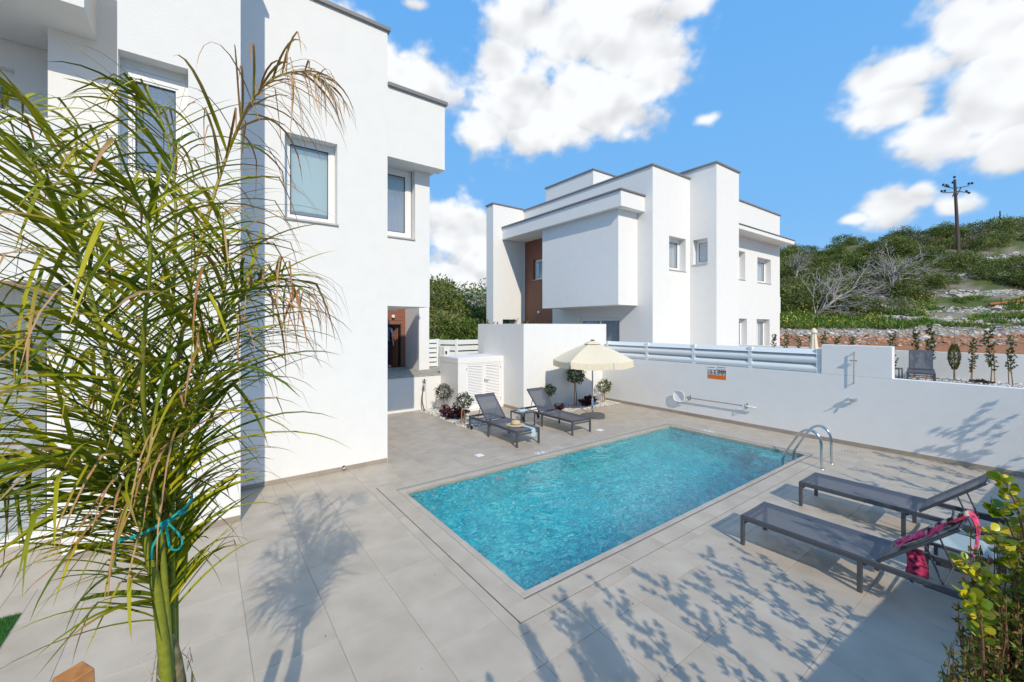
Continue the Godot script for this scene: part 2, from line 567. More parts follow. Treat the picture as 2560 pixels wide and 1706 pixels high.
func build_pool() -> void:
	var t := thing("swimming_pool", "rectangular pool with turquoise water and grey tiled edge", "pool", Vector3((PX0 + PX1) / 2, 0, (PZ0 + PZ1) / 2))
	var wx0 := PX0 + .085
	var wx1 := PX1 - .085
	var wz0 := PZ0 + .085
	var wz1 := PZ1 - .085
	# basin
	var s := ns()
	var fl := -1.3
	q(s, Vector3(wx0, fl, wz0), Vector3(wx0, fl, wz1), Vector3(wx1, fl, wz1), Vector3(wx1, fl, wz0))
	q(s, Vector3(wx0, fl, wz0), Vector3(wx1, fl, wz0), Vector3(wx1, -.025, wz0), Vector3(wx0, -.025, wz0))
	q(s, Vector3(wx0, fl, wz1), Vector3(wx0, -.025, wz1), Vector3(wx1, -.025, wz1), Vector3(wx1, fl, wz1))
	q(s, Vector3(wx0, fl, wz0), Vector3(wx0, -.025, wz0), Vector3(wx0, -.025, wz1), Vector3(wx0, fl, wz1))
	q(s, Vector3(wx1, fl, wz0), Vector3(wx1, fl, wz1), Vector3(wx1, -.025, wz1), Vector3(wx1, -.025, wz0))
	part(t, "basin", done(s), M.painted_sparkle)  # lining colour carries the painted caustic sparkle
	# coping: outer narrow strip, main tiles, trim, inner nosing
	rng.seed = 31
	var ring := func(called: String, x0: float, x1: float, z0: float, z1: float, wdt: float, step: float, y: float, th: float):
		for side in 2:
			var z := z0 if side == 0 else z1 - wdt
			var x := x0
			var first := true
			while x < x1 - .01:
				var e: float = minf(x + (step if not first else step * .62), x1)
				if x1 - e < .15: e = x1
				var ss := ns()
				bx(ss, Vector3(x + .0018, y - th, z + .0018), Vector3(e - .0018, y, z + wdt - .0018), .0015)
				part(t, called, done(ss), M.tile[rng.randi() % 5])
				x = e
				first = false
			z = z0 + wdt
			var xx := x0 if side == 0 else x1 - wdt
			while z < z1 - wdt - .01:
				var e: float = minf(z + step, z1 - wdt)
				if z1 - wdt - e < .15: e = z1 - wdt
				var ss := ns()
				bx(ss, Vector3(xx + .0018, y - th, z + .0018), Vector3(xx + wdt - .0018, y, e - .0018), .0015)
				part(t, called, done(ss), M.tile[rng.randi() % 5])
				z = e
	ring.call("edge_strip", OX0 + .001, OX1 - .001, OZ0 + .001, OZ1 - .001, CX0 - OX0 - .004, .59, 0.0, .012)
	ring.call("coping_tile", CX0 + .003, CX1 - .003, CZ0 + .003, CZ1 - .003, PX0 - CX0 - .007, .577, .003, .02)
	ring.call("nosing_tile", PX0 + .003, PX1 - .003, PZ0 + .003, PZ1 - .003, .082, .59, -.004, .02)
	var mj := ns()
	for z in [CZ0 - .001, CZ1 + .001]: bar(mj, Vector3(CX0 - .004, -.004, z), Vector3(CX1 + .004, -.004, z), .006, .008, 0.0)
	for x in [CX0 - .001, CX1 + .001]: bar(mj, Vector3(x, -.0045, CZ0 + .003), Vector3(x, -.0045, CZ1 - .003), .006, .008, 0.0)
	part(t, "mastic_joint", done(mj), M.mastic)
	var tr := ns()
	for z in [PZ0, PZ1]: bar(tr, Vector3(PX0 - .004, -.001, z), Vector3(PX1 + .004, -.001, z), .006, .014, .0015)
	for x in [PX0, PX1]: bar(tr, Vector3(x, -.001, PZ0 + .004), Vector3(x, -.001, PZ1 - .004), .006, .014, .0015)
	part(t, "corner_trim", done(tr), M.trim)
	# pale waterline band under the nosing, all round
	var bd := ns()
	for z in [wz0, wz1]:
		bx(bd, Vector3(wx0, -.10, z), Vector3(wx1, -.026, z + (.006 if z == wz0 else -.006)))
	for x in [wx0, wx1]:
		bx(bd, Vector3(x, -.10, wz0 + .007), Vector3(x + (.006 if x == wx0 else -.006), -.026, wz1 - .007))
	part(t, "waterline_band", done(bd), M.tile[0])
	# two lights in the far long wall, an inlet in the end wall, bench step
	for x in [4.16, 7.76]:
		var L := ns()
		tube(L, [Vector3(x, -.4, wz0 + .002), Vector3(x, -.4, wz0 + .02), Vector3(x, -.4, wz0 + .03)], [.1, .1, .085], 24)
		var lamp := part(t, "pool_light", done(L), M.pool_lamp)
		var G := ns()
		tube(G, [Vector3(x, -.4, wz0 + .031), Vector3(x, -.4, wz0 + .036)], .07, 20)
		part(lamp, "lens", done(G), M.pool_lens)
	var st := ns()
	for k in 3:
		bx(st, Vector3(wx1 - .9 + k * .3, fl, wz1 - .02), Vector3(wx1 - .001, fl + .3 * (k + 1), wz1 - .75), .006)
	part(t, "steps", done(st), M.painted_sparkle)
	for x in [wx1 - .003]:
		var L := ns()
		tube(L, [Vector3(x, -.2, -5.35), Vector3(x - .03, -.2, -5.35)], .05, 16)
		part(t, "inlet", done(L), M.steel)
	# rippled water
	var nz := FastNoiseLite.new()
	nz.seed = 8
	nz.frequency = 1.0
	nz.fractal_octaves = 3
	var nx := 440
	var nzz := 190
	var vs := PackedVector3Array()
	var nr := PackedVector3Array()
	var idx := PackedInt32Array()
	var H := func(x: float, z: float) -> float:
		return .008 * nz.get_noise_2d(x * 2.2 + z * .9, z * 3.4) + .0024 * nz.get_noise_2d(x * 6.5 + 40.0, z * 7.5)
	for j in nzz + 1:
		for i in nx + 1:
			var x := lerpf(wx0 + .006, wx1 - .006, float(i) / nx)
			var z := lerpf(wz0 + .006, wz1 - .006, float(j) / nzz)
			var h: float = H.call(x, z)
			vs.append(Vector3(x, -.04 + h, z))
			nr.append(Vector3(h - H.call(x + .012, z), .012, h - H.call(x, z + .012)).normalized())
	for j in nzz:
		for i in nx:
			var a := j * (nx + 1) + i
			idx.append_array([a, a + 1, a + nx + 2, a, a + nx + 2, a + nx + 1])
	var arr := []
	arr.resize(Mesh.ARRAY_MAX)
	arr[Mesh.ARRAY_VERTEX] = vs
	arr[Mesh.ARRAY_NORMAL] = nr
	arr[Mesh.ARRAY_INDEX] = idx
	var wm := ArrayMesh.new()
	wm.add_surface_from_arrays(Mesh.PRIMITIVE_TRIANGLES, arr)
	struct("pool_water", wm, M.water)
	# depth plates let into the coping
	var spots := [["1.60 M", Vector3(5.33, .0035, -6.2), 0.0, .17], ["1.60 M", Vector3(9.6, .0035, -5.12), -PI / 2, .17]]
	var ls := ["small white depth plate on the far long pool edge", "small white depth plate on the short pool edge by the wall"]
	for k in 2:
		var d := thing("depth_plate", ls[k], "plate", spots[k][1], spots[k][2], "depth plates on the pool edge")
		part(d, "plate", boxmesh(Vector3(-.13, 0, -.055), Vector3(.13, .003, .055), .001), M.smooth_white, false)
		var tm := TextMesh.new()
		tm.text = spots[k][0]
		tm.font_size = 32
		tm.pixel_size = .0026
		tm.depth = .001
		var tx := part(d, "figures", tm, M.dark, false)
		tx.rotation.x = -PI / 2
		tx.position = Vector3(0, .0037, 0)
	var whites := [Vector3(4.27, .001, -6.8), Vector3(7.62, .001, -6.72)]
	var wl := ["white square floor light set in the deck between house corner and pool", "white square floor light by the foot of the umbrella-side lounger"]
	for k in 2:
		var d := thing("floor_light", wl[k], "light", whites[k], 0.0, "square floor lights in the deck")
		part(d, "frame", boxmesh(Vector3(-.075, 0, -.075), Vector3(.075, .006, .075), .002), M.smooth_white, false)
		part(d, "cover", boxmesh(Vector3(-.06, .006, -.06), Vector3(.06, .008, .06), .001), M.frame, false)
	# strip drain near the boundary wall
	var dr := thing("floor_drain", "small slotted steel drain in the deck at the foot of the pool wall", "drain", Vector3(10.28, .001, -2.62))
	part(dr, "plate", boxmesh(Vector3(-.035, 0, -.15), Vector3(.035, .004, .15), .001), M.sill, false)
	for k in 6: part(dr, "slot", boxmesh(Vector3(-.022, .0042, -.125 + k * .045), Vector3(.022, .0047, -.1 + k * .045)), M.dark, false)

func ladder() -> void:
	var t := thing("pool_ladder", "stainless steel pool ladder with two curved handrails", "ladder", Vector3(8.95, 0, -2.6))
	for x in [8.68, 9.18]:
		var s := ns()
		var pts := [Vector3(x, 0, -2.595), Vector3(x, .2, -2.6), Vector3(x, .42, -2.605), Vector3(x, .52, -2.625), Vector3(x, .6, -2.68), Vector3(x, .64, -2.76), Vector3(x, .62, -2.85), Vector3(x, .55, -2.925), Vector3(x, .4, -3.02), Vector3(x, .18, -3.14), Vector3(x, .06, -3.195), Vector3(x, -.04, -3.21), Vector3(x, -.3, -3.21), Vector3(x, -.72, -3.21)]
		tube(s, curve(pts, 52), .0215, 14)
		part(t, "handrail", done(s), M.steel)
		var r := ns()
		lathe(r, Vector3(x, 0, -2.595), [[.0, .012], [.035, .012], [.048, .004], [.05, 0]], 24)
		part(t, "flange", done(r), M.steel)
	for k in 2:
		var s := ns()
		bx(s, Vector3(8.69, -.28 - k * .26, -3.25), Vector3(9.17, -.26 - k * .26, -3.17), .004)
		part(t, "tread", done(s), M.steel)

func build_walls() -> void:
	# boundary wall on the far side of the pool
	var t := thing("boundary_wall", "long white rendered boundary wall beside the pool, stepping up at the shower", "wall", Vector3(WX + .1, 0, -4.5))
	var s := ns()
	wall(s, 0, WX, .2, -9.45, 1.2, -.3, 1.455)
	part(t, "wall", done(s), M.white)
	part(t, "shower_pier", boxmesh(Vector3(WX, 1.456, -3.25), Vector3(WX + .2, 2.088, -2.087), .004), M.white)
	var z := -9.3
	rng.seed = 3
	while z < 1.0:
		var e := z + .59
		if z < -8.7: e = -8.7
		part(t, "skirting_tile", boxmesh(Vector3(WX - .011, .001, z + .0015), Vector3(WX - .0005, .085, e - .0015), .001), M.skirt)
		z = e
	# louvred fence on top
	var f := thing("louvre_fence", "low white louvre fence of broad slats on the boundary wall", "fence", Vector3(WX + .1, 1.455, -6.28))
	for zz in [-9.26, -7.73, -6.22, -4.74, -3.31]:
		part(f, "post", boxmesh(Vector3(WX + .03, 1.46, zz - .045), Vector3(WX + .12, 1.985, zz + .045), .004), M.fence_grey)
	for k in 3:
		var y: float = [1.47, 1.665, 1.87][k]
		var hgt: float = [.155, .175, .11][k]
		for b in 4:
			var z0: float = [-9.215, -7.685, -6.175, -4.695][b]
			var z1: float = [-7.775, -6.265, -4.785, -3.355][b]
			var sl := ns()
			sl.set_smooth_group(0)
			var n := 7
			for i in n:
				var a0 := float(i) / n
				var a1 := float(i + 1) / n
				var f0 := Vector3(WX + .045 - sin(a0 * PI) * .035 + a0 * .03, y + a0 * hgt, 0)
				var f1 := Vector3(WX + .045 - sin(a1 * PI) * .035 + a1 * .03, y + a1 * hgt, 0)
				if k == 2:
					f0 = Vector3(WX + .02 + a0 * .085, y + a0 * hgt, 0)
					f1 = Vector3(WX + .02 + a1 * .085, y + a1 * hgt, 0)
				q(sl, f0 + Vector3(0, 0, z0 - .03), f1 + Vector3(0, 0, z0 - .03), f1 + Vector3(0, 0, z1 + .03), f0 + Vector3(0, 0, z1 + .03))
				var o := Vector3(.012, 0, 0)
				q(sl, f0 + o + Vector3(0, 0, z0 - .03), f0 + o + Vector3(0, 0, z1 + .03), f1 + o + Vector3(0, 0, z1 + .03), f1 + o + Vector3(0, 0, z0 - .03))
			part(f, "slat", done(sl), M.fence_grey)
	part(f, "back_panel", boxmesh(Vector3(WX + .1, 1.458, -9.3), Vector3(WX + .112, 1.97, -3.27)), M.fence_grey)
	# tall white privacy wall
	var b := thing("privacy_wall", "tall plain white wall block behind the parasol", "wall", Vector3(9.2, 0, -10.6))
	part(b, "wall", boxmesh(Vector3(7.45, 0, -11.95), Vector3(11.04, 2.555, -9.452), .006), M.white)
	part(b, "skirting", boxmesh(Vector3(7.438, .001, -10.44), Vector3(7.4495, .085, -9.46), .001), M.skirt)
	# pump cabinet
	var c := thing("pump_cabinet", "small white rendered cabinet with a pair of louvred doors", "cabinet", Vector3(6.65, 0, -11.0))
	var cs := ns()
	wall(cs, 2, -10.455, .12, 5.85, 7.449, .001, 1.40, [[6.12, 7.36, .045, 1.36]])
	part(c, "front", done(cs), M.white)
	part(c, "side", boxmesh(Vector3(5.85, .001, -11.58), Vector3(5.97, 1.40, -10.576)), M.white)
	part(c, "back", boxmesh(Vector3(5.971, .001, -11.58), Vector3(7.449, 1.40, -11.46)), M.white)
	part(c, "roof", boxmesh(Vector3(5.846, 1.401, -11.6), Vector3(7.449, 1.575, -10.448), .008), M.white)
	part(c, "interior", boxmesh(Vector3(5.98, .01, -11.45), Vector3(7.44, 1.39, -11.44)), M.room)
	for k in 2:
		var x0 := 6.125 + k * .6175
		var x1 := x0 + .6125
		var fr := ns()
		bx(fr, Vector3(x0, .05, -10.505), Vector3(x0 + .055, 1.355, -10.465), .003)
		bx(fr, Vector3(x1 - .055, .05, -10.505), Vector3(x1, 1.355, -10.465), .003)
		bx(fr, Vector3(x0 + .056, 1.3, -10.503), Vector3(x1 - .056, 1.354, -10.467), .003)
		bx(fr, Vector3(x0 + .056, .051, -10.503), Vector3(x1 - .056, .15, -10.467), .003)
		var d := part(c, "door", done(fr), M.frame)
		for i in 25:
			var y := .168 + i * .0458
			var sl := ns()
			bar(sl, Vector3(x0 + .05, y, -10.487), Vector3(x1 - .05, y, -10.487), .007, .034, .001, Vector3(0, .9, -.42))
			part(d, "slat", done(sl), M.frame)
		for yy in [.25, 1.2]:
			part(d, "hinge", boxmesh(Vector3((x0 + .004) if k == 0 else (x1 - .02), yy, -10.464), Vector3((x0 + .02) if k == 0 else (x1 - .004), yy + .07, -10.456), .002), M.steel)
	var hd := ns()
	bx(hd, Vector3(6.755, .82, -10.464), Vector3(6.775, .92, -10.458), .002)
	tube(hd, [Vector3(6.765, .87, -10.458), Vector3(6.765, .87, -10.425), Vector3(6.80, .868, -10.42), Vector3(6.87, .865, -10.42)], .008, 8)
	part(c, "handle", done(hd), M.alu)
	# porch platform and its low front wall
	var p := thing("porch_platform", "raised porch floor of pale stone with a white low wall front", "platform", Vector3(4.4, 0, -12.8))
	part(p, "low_wall", boxmesh(Vector3(2.72, 0, -14.4), Vector3(5.84, .99, -11.5), .004), M.white)
	var ps := ns()
	rng.seed = 71
	var xx := 2.72
	while xx < 5.84:
		var e := minf(xx + .6, 5.86)
		for zz in 4:
			part(p, "paving_slab", boxmesh(Vector3(xx + .002, .991, -11.48 - (zz + 1) * .58 + .002), Vector3(e - .002, 1.022 + rng.randf_range(-.001, .001), -11.48 - zz * .58 - .002), .003), M.porch_stone)
		xx = e
	part(p, "rear_floor", boxmesh(Vector3(2.72, .6, -15.8), Vector3(10.5, 1.018, -13.82)), M.porch_stone)
	part(p, "side_floor", boxmesh(Vector3(5.87, .6, -13.815), Vector3(7.4, 1.017, -11.62)), M.porch_stone)
	# door step
	part(p, "step", boxmesh(Vector3(4.4, 1.023, -14.08), Vector3(6.1, 1.045, -13.75), .004), M.porch_stone)
	# wall behind the camera
	var n := thing("hedge_wall", "low white wall behind the row of young hedge plants, behind the viewer", "wall", Vector3(4.5, 0, .8))
	var hs := ns()
	wall(hs, 2, 0.0, .2, -7.5, 6.6, -.2, 1.24)
	var hw := part(n, "wall", done(hs), M.white, false)
	n.rotation.y = -atan(.0625)
	struct("hedge_soil", boxmesh(Vector3(-4, -.6, .3), Vector3(WX, .02, 3.5)), M.ground)

# ---------------------------------------------------------------- fittings on the boundary wall
func fittings() -> void:
	var x := WX - .05
	var t := thing("shower_rail", "slim dark shower riser rail fixed to the white pier", "shower", Vector3(x, 1.3, -2.67))
	var s := ns()
	tube(s, [Vector3(x, 1.3, -2.675), Vector3(x, 1.965, -2.67)], .009, 10)
	part(t, "riser", done(s), M.steel)
	for y in [1.32, 1.94]:
		var b := ns()
		tube(b, [Vector3(x, y, -2.672), Vector3(WX - .001, y, -2.672)], .011, 10)
		part(t, "bracket", done(b), M.steel)
	var sl := ns()
	bx(sl, Vector3(x - .03, 1.765, -2.74), Vector3(x + .01, 1.79, -2.615), .004)
	part(t, "slider", done(sl), M.steel)
	var m := thing("shower_mixer", "chrome shower mixer tap on the white wall below the riser rail", "tap", Vector3(WX - .05, .93, -2.7))
	var a := ns()
	tube(a, [Vector3(WX - .065, .965, -2.63), Vector3(WX - .065, .965, -2.79)], [.026, .024], 14)
	part(m, "body", done(a), M.chrome)
	for z in [-2.645, -2.775]:
		var e := ns()
		tube(e, [Vector3(WX - .001, .968, z), Vector3(WX - .02, .967, z), Vector3(WX - .065, .965, z)], [.03, .018, .016], 14)
		part(m, "inlet", done(e), M.chrome)
	var lv := ns()
	tube(lv, curve([Vector3(WX - .065, .97, -2.71), Vector3(WX - .1, .985, -2.715), Vector3(WX - .16, .975, -2.74)], 8), [.017, .016, .014, .013, .012, .011, .01, .008], 10)
	part(m, "lever", done(lv), M.chrome)
	var sp := ns()
	tube(sp, curve([Vector3(WX - .068, .95, -2.715), Vector3(WX - .09, .91, -2.72), Vector3(WX - .095, .86, -2.722)], 8), .013, 10)
	part(m, "outlet", done(sp), M.chrome)
	# skimmer net on two brackets
	var n := thing("skimmer_net", "pool skimmer net with a long aluminium pole hung on the white wall", "pool net", Vector3(WX - .08, .35, -5.5))
	var xx := WX - .08
	var po := ns()
	tube(po, [Vector3(xx, .507, -6.36), Vector3(xx, .512, -4.86)], .013, 10)
	part(n, "pole", done(po), M.pole)
	var gp := ns()
	tube(gp, [Vector3(xx, .512, -4.86), Vector3(xx, .511, -4.8), Vector3(xx, .505, -4.56), Vector3(xx, .505, -4.545)], [.016, .018, .018, .012], 10)
	part(n, "grip", done(gp), M.smooth_white)
	var rim := []
	for k in 25:
		var th := TAU * k / 24
		var cx := cos(th)
		var sy := sin(th)
		var r := pow(pow(absf(cx), 3.2) + pow(absf(sy), 3.2), -1.0 / 3.2)
		rim.append(Vector3(xx - .01, .51 + sy * r * .148, -6.585 + cx * r * .165))
	var rs := ns()
	tube(rs, rim, .011, 8, false)
	part(n, "rim", done(rs), M.smooth_white)
	var nn := ns()
	nn.set_smooth_group(0)
	for ring in 3:
		for k in 24:
			var f := func(i: int, w: float) -> Vector3:
				return Vector3(xx - .01 + (1.0 - w * w) * .05, .51 + (rim[i].y - .51) * w, -6.585 + (rim[i].z + 6.585) * w)
			q(nn, f.call(k, 1.0 - ring / 3.0), f.call(k + 1, 1.0 - ring / 3.0), f.call(k + 1, 1.0 - (ring + 1) / 3.0), f.call(k, 1.0 - (ring + 1) / 3.0))
	part(n, "mesh", done(nn), M.netting)
	var nk := ns()
	tube(nk, [Vector3(xx, .51, -6.42), Vector3(xx, .508, -6.34)], [.014, .016], 10)
	part(n, "neck", done(nk), M.sill)
	var bl := ["dark hook bracket at the net end of the pool pole", "dark blue hook bracket at the grip end of the pool pole"]
	for k in 2:
		var z: float = [-6.29, -4.79][k]
		var h := thing("pole_hook", bl[k], "hook", Vector3(WX, .4, z), 0.0, "hooks holding the pool pole")
		part(h, "plate", boxmesh(Vector3(WX - .008, .45, z - .009), Vector3(WX - .0005, .57, z + .009), .002), M.hook)
		var c := ns()
		tube(c, curve([Vector3(WX - .01, .46, z), Vector3(WX - .07, .455, z), Vector3(WX - .115, .47, z), Vector3(WX - .12, .525, z), Vector3(WX - .115, .56, z)], 14), .009, 8)
		part(h, "hook", done(c), M.hook)
	# safety sign
	var g := thing("pool_sign", "pool rules sign with blue and yellow pictograms above an orange band", "sign", Vector3(WX - .003, 1.26, -5.5525))
	g.rotation.y = -PI / 2
	var w := .2485
	part(g, "board", boxmesh(Vector3(-w, -.17, -.003), Vector3(w, .17, .0), .001), M.smooth_white, false)
	part(g, "orange_band", boxmesh(Vector3(-w + .004, -.166, .0003), Vector3(w - .004, -.062, .0012)), M.orange, false)
	for k in 5:
		var x0 := -w + .006 + k * .0982
		part(g, "panel", boxmesh(Vector3(x0, -.055, .0003), Vector3(x0 + .092, .072, .001)), M.navy, false)
		var ic := ns()
		if k < 3:
			var ringp := []
			for i in 25: ringp.append(Vector3(x0 + .046 + cos(TAU * i / 24) * .032, .03 + sin(TAU * i / 24) * .032, .0016))
			for i in 24: tri(ic, Vector3(x0 + .046, .03, .0016), ringp[i], ringp[i + 1])
			part(g, "pictogram", done(ic), M.smooth_white, false)
			var gl := ns()
			if k == 0: bx(gl, Vector3(x0 + .036, .012, .0018), Vector3(x0 + .056, .048, .0022))
			elif k == 1: bar(gl, Vector3(x0 + .03, .02, .002), Vector3(x0 + .062, .04, .002), .01, .0006, 0.0, Vector3(0, 0, 1))
			else: bx(gl, Vector3(x0 + .05, .014, .0018), Vector3(x0 + .066, .046, .0022))
			part(g, "figure", done(gl), M.navy, false)
		else:
			tri(ic, Vector3(x0 + .012, .0, .0016), Vector3(x0 + .08, .0, .0016), Vector3(x0 + .046, .062, .0016))
			part(g, "pictogram", done(ic), M.yellow, false)
			var gl := ns()
			bx(gl, Vector3(x0 + .041, .006, .0018), Vector3(x0 + .051, .036, .0022))
			part(g, "figure", done(gl), M.navy, false)
		part(g, "caption", boxmesh(Vector3(x0 + .012, -.044, .0012), Vector3(x0 + .08, -.03, .0016)), M.smooth_white, false)
		part(g, "caption", boxmesh(Vector3(x0 + .018, -.024, .0012), Vector3(x0 + .074, -.012, .0016)), M.smooth_white, false)
	var tm := TextMesh.new()
	tm.text = "SWIMMING\nPOOL RULES"
	tm.font_size = 24
	tm.pixel_size = .0017
	tm.depth = .0006
	tm.horizontal_alignment = HORIZONTAL_ALIGNMENT_RIGHT
	var te := part(g, "heading", tm, M.navy, false)
	te.position = Vector3(w - .012 , .121, .001)
	var lg := ns()
	var rp := []
	for i in 17: rp.append(Vector3(-w + .035 + cos(TAU * i / 16) * .016, .13 + sin(TAU * i / 16) * .016, .001))
	tube(lg, rp, .003, 5, false)
	bx(lg, Vector3(-w + .062, .124, .0005), Vector3(-w + .2, .137, .0012))
	part(g, "emblem", done(lg), M.navy, false)
# ---------------------------------------------------------------- windows
# frame window in a wall facing +z (axis 2) or -x (axis 0); z = plane of the frame front
func window(parent: Node3D, axis: int, at: float, u0: float, u1: float, y0: float, y1: float, o := {}) -> Node3D:
	var P := func(u: float, y: float, d: float) -> Vector3:
		return Vector3(u, y, at - d) if axis == 2 else Vector3(at + d, y, u)
	var w: float = o.get("w", .07)
	var fr := ns()
	bx(fr, P.call(u0, y0, 0), P.call(u0 + w, y1, .06), .004)
	bx(fr, P.call(u1 - w, y0, 0), P.call(u1, y1, .06), .004)
	bx(fr, P.call(u0 + w, y1 - w, .0), P.call(u1 - w, y1, .06), .004)
	bx(fr, P.call(u0 + w, y0, 0), P.call(u1 - w, y0 + w, .06), .004)
	var win := part(parent, "window", done(fr), M.frame)
	# sash standing a little back
	var sa := ns()
	var v: float = o.get("sash", .045)
	var a0: float = u0 + w * .8
	var a1: float = u1 - w * .8
	var b0: float = y0 + w * .8
	var b1: float = y1 - w * .8
	bx(sa, P.call(a0, b0, .012), P.call(a0 + v, b1, .05), .004)
	bx(sa, P.call(a1 - v, b0, .012), P.call(a1, b1, .05), .004)
	bx(sa, P.call(a0 + v, b1 - v, .012), P.call(a1 - v, b1, .05), .004)
	bx(sa, P.call(a0 + v, b0, .012), P.call(a1 - v, b0 + v, .05), .004)
	if o.get("mullion", false):
		var mid: float = (u0 + u1) / 2.0
		bx(sa, P.call(mid - .04, b0 + v, .012), P.call(mid + .04, b1 - v, .05), .004)
	part(win, "sash", done(sa), M.frame)
	var se := ns()
	for e in [[a0 + v, a0 + v + .008, b0 + v, b1 - v], [a1 - v - .008, a1 - v, b0 + v, b1 - v], [a0 + v + .008, a1 - v - .008, b1 - v - .008, b1 - v], [a0 + v + .008, a1 - v - .008, b0 + v, b0 + v + .008]]:
		bx(se, P.call(e[0], e[2], .013), P.call(e[1], e[3], .03))
	part(win, "seal", done(se), M.black)
	part(win, "pane", boxmesh(P.call(a0 + v + .001, b0 + v + .001, .03), P.call(a1 - v - .001, b1 - v - .001, .0315)), M.glass)
	# what hangs behind the pane
	var kind: String = o.get("hang", "blind")
	var drop: float = o.get("drop", 1.0)
	if kind == "blind":
		part(win, "blind", boxmesh(P.call(u0 + w * .6, y1 - (y1 - y0) * drop, .1), P.call(u1 - w * .6, y1 - w * .5, .103)), o.get("mat", M.blind))
	elif kind == "curtain":
		var cs := ns()
		cs.set_smooth_group(0)
		var n := 60
		var c1: float = y1 - (y1 - y0) * o.get("head", 0.0)
		for i in n:
			var ua := lerpf(u0 + w * .5, u1 - w * .5, float(i) / n)
			var ub := lerpf(u0 + w * .5, u1 - w * .5, float(i + 1) / n)
			var da := .16 + .022 * sin(i * .9) + .01 * sin(i * 2.3)
			var db := .16 + .022 * sin((i + 1) * .9) + .01 * sin((i + 1) * 2.3)
			q(cs, P.call(ua, y0 + .03, da), P.call(ua, c1, da), P.call(ub, c1, db), P.call(ub, y0 + .03, db))
		part(win, "curtain", done(cs), o.get("mat", M.curtain))
	# dark room behind
	var rm := ns()
	var dd := 1.2
	var e: float = o.get("room", .02)
	q(rm, P.call(u0 - e, y0 - e, dd), P.call(u1 + e, y0 - e, dd), P.call(u1 + e, y1 + e, dd), P.call(u0 - e, y1 + e, dd))
	q(rm, P.call(u0 - e, y0 - e, .3), P.call(u1 + e, y0 - e, .3), P.call(u1 + e, y0 - e, dd), P.call(u0 - e, y0 - e, dd))
	q(rm, P.call(u0 - e, y1 + e, .3), P.call(u1 + e, y1 + e, .3), P.call(u1 + e, y1 + e, dd), P.call(u0 - e, y1 + e, dd))
	q(rm, P.call(u0 - e, y0 - e, .3), P.call(u0 - e, y0 - e, dd), P.call(u0 - e, y1 + e, dd), P.call(u0 - e, y1 + e, .3))
	q(rm, P.call(u1 + e, y0 - e, .3), P.call(u1 + e, y0 - e, dd), P.call(u1 + e, y1 + e, dd), P.call(u1 + e, y1 + e, .3))
	part(win, "room", done(rm), M.room)
	if o.has("sill"):
		var f: float = o.sill      # how far the wall face stands in front of the frame
		var d: float = o.get("drip", .035)
		part(win, "sill", boxmesh(P.call(u0 - .015, y0 - .035, -f - d), P.call(u1 + .015, y0 - .002, .04), .004), M.sill)
	return win

func cap(parent: Node3D, a: Vector3, b: Vector3) -> void:
	part(parent, "roof_cap", boxmesh(a, b, .006), M.cap)

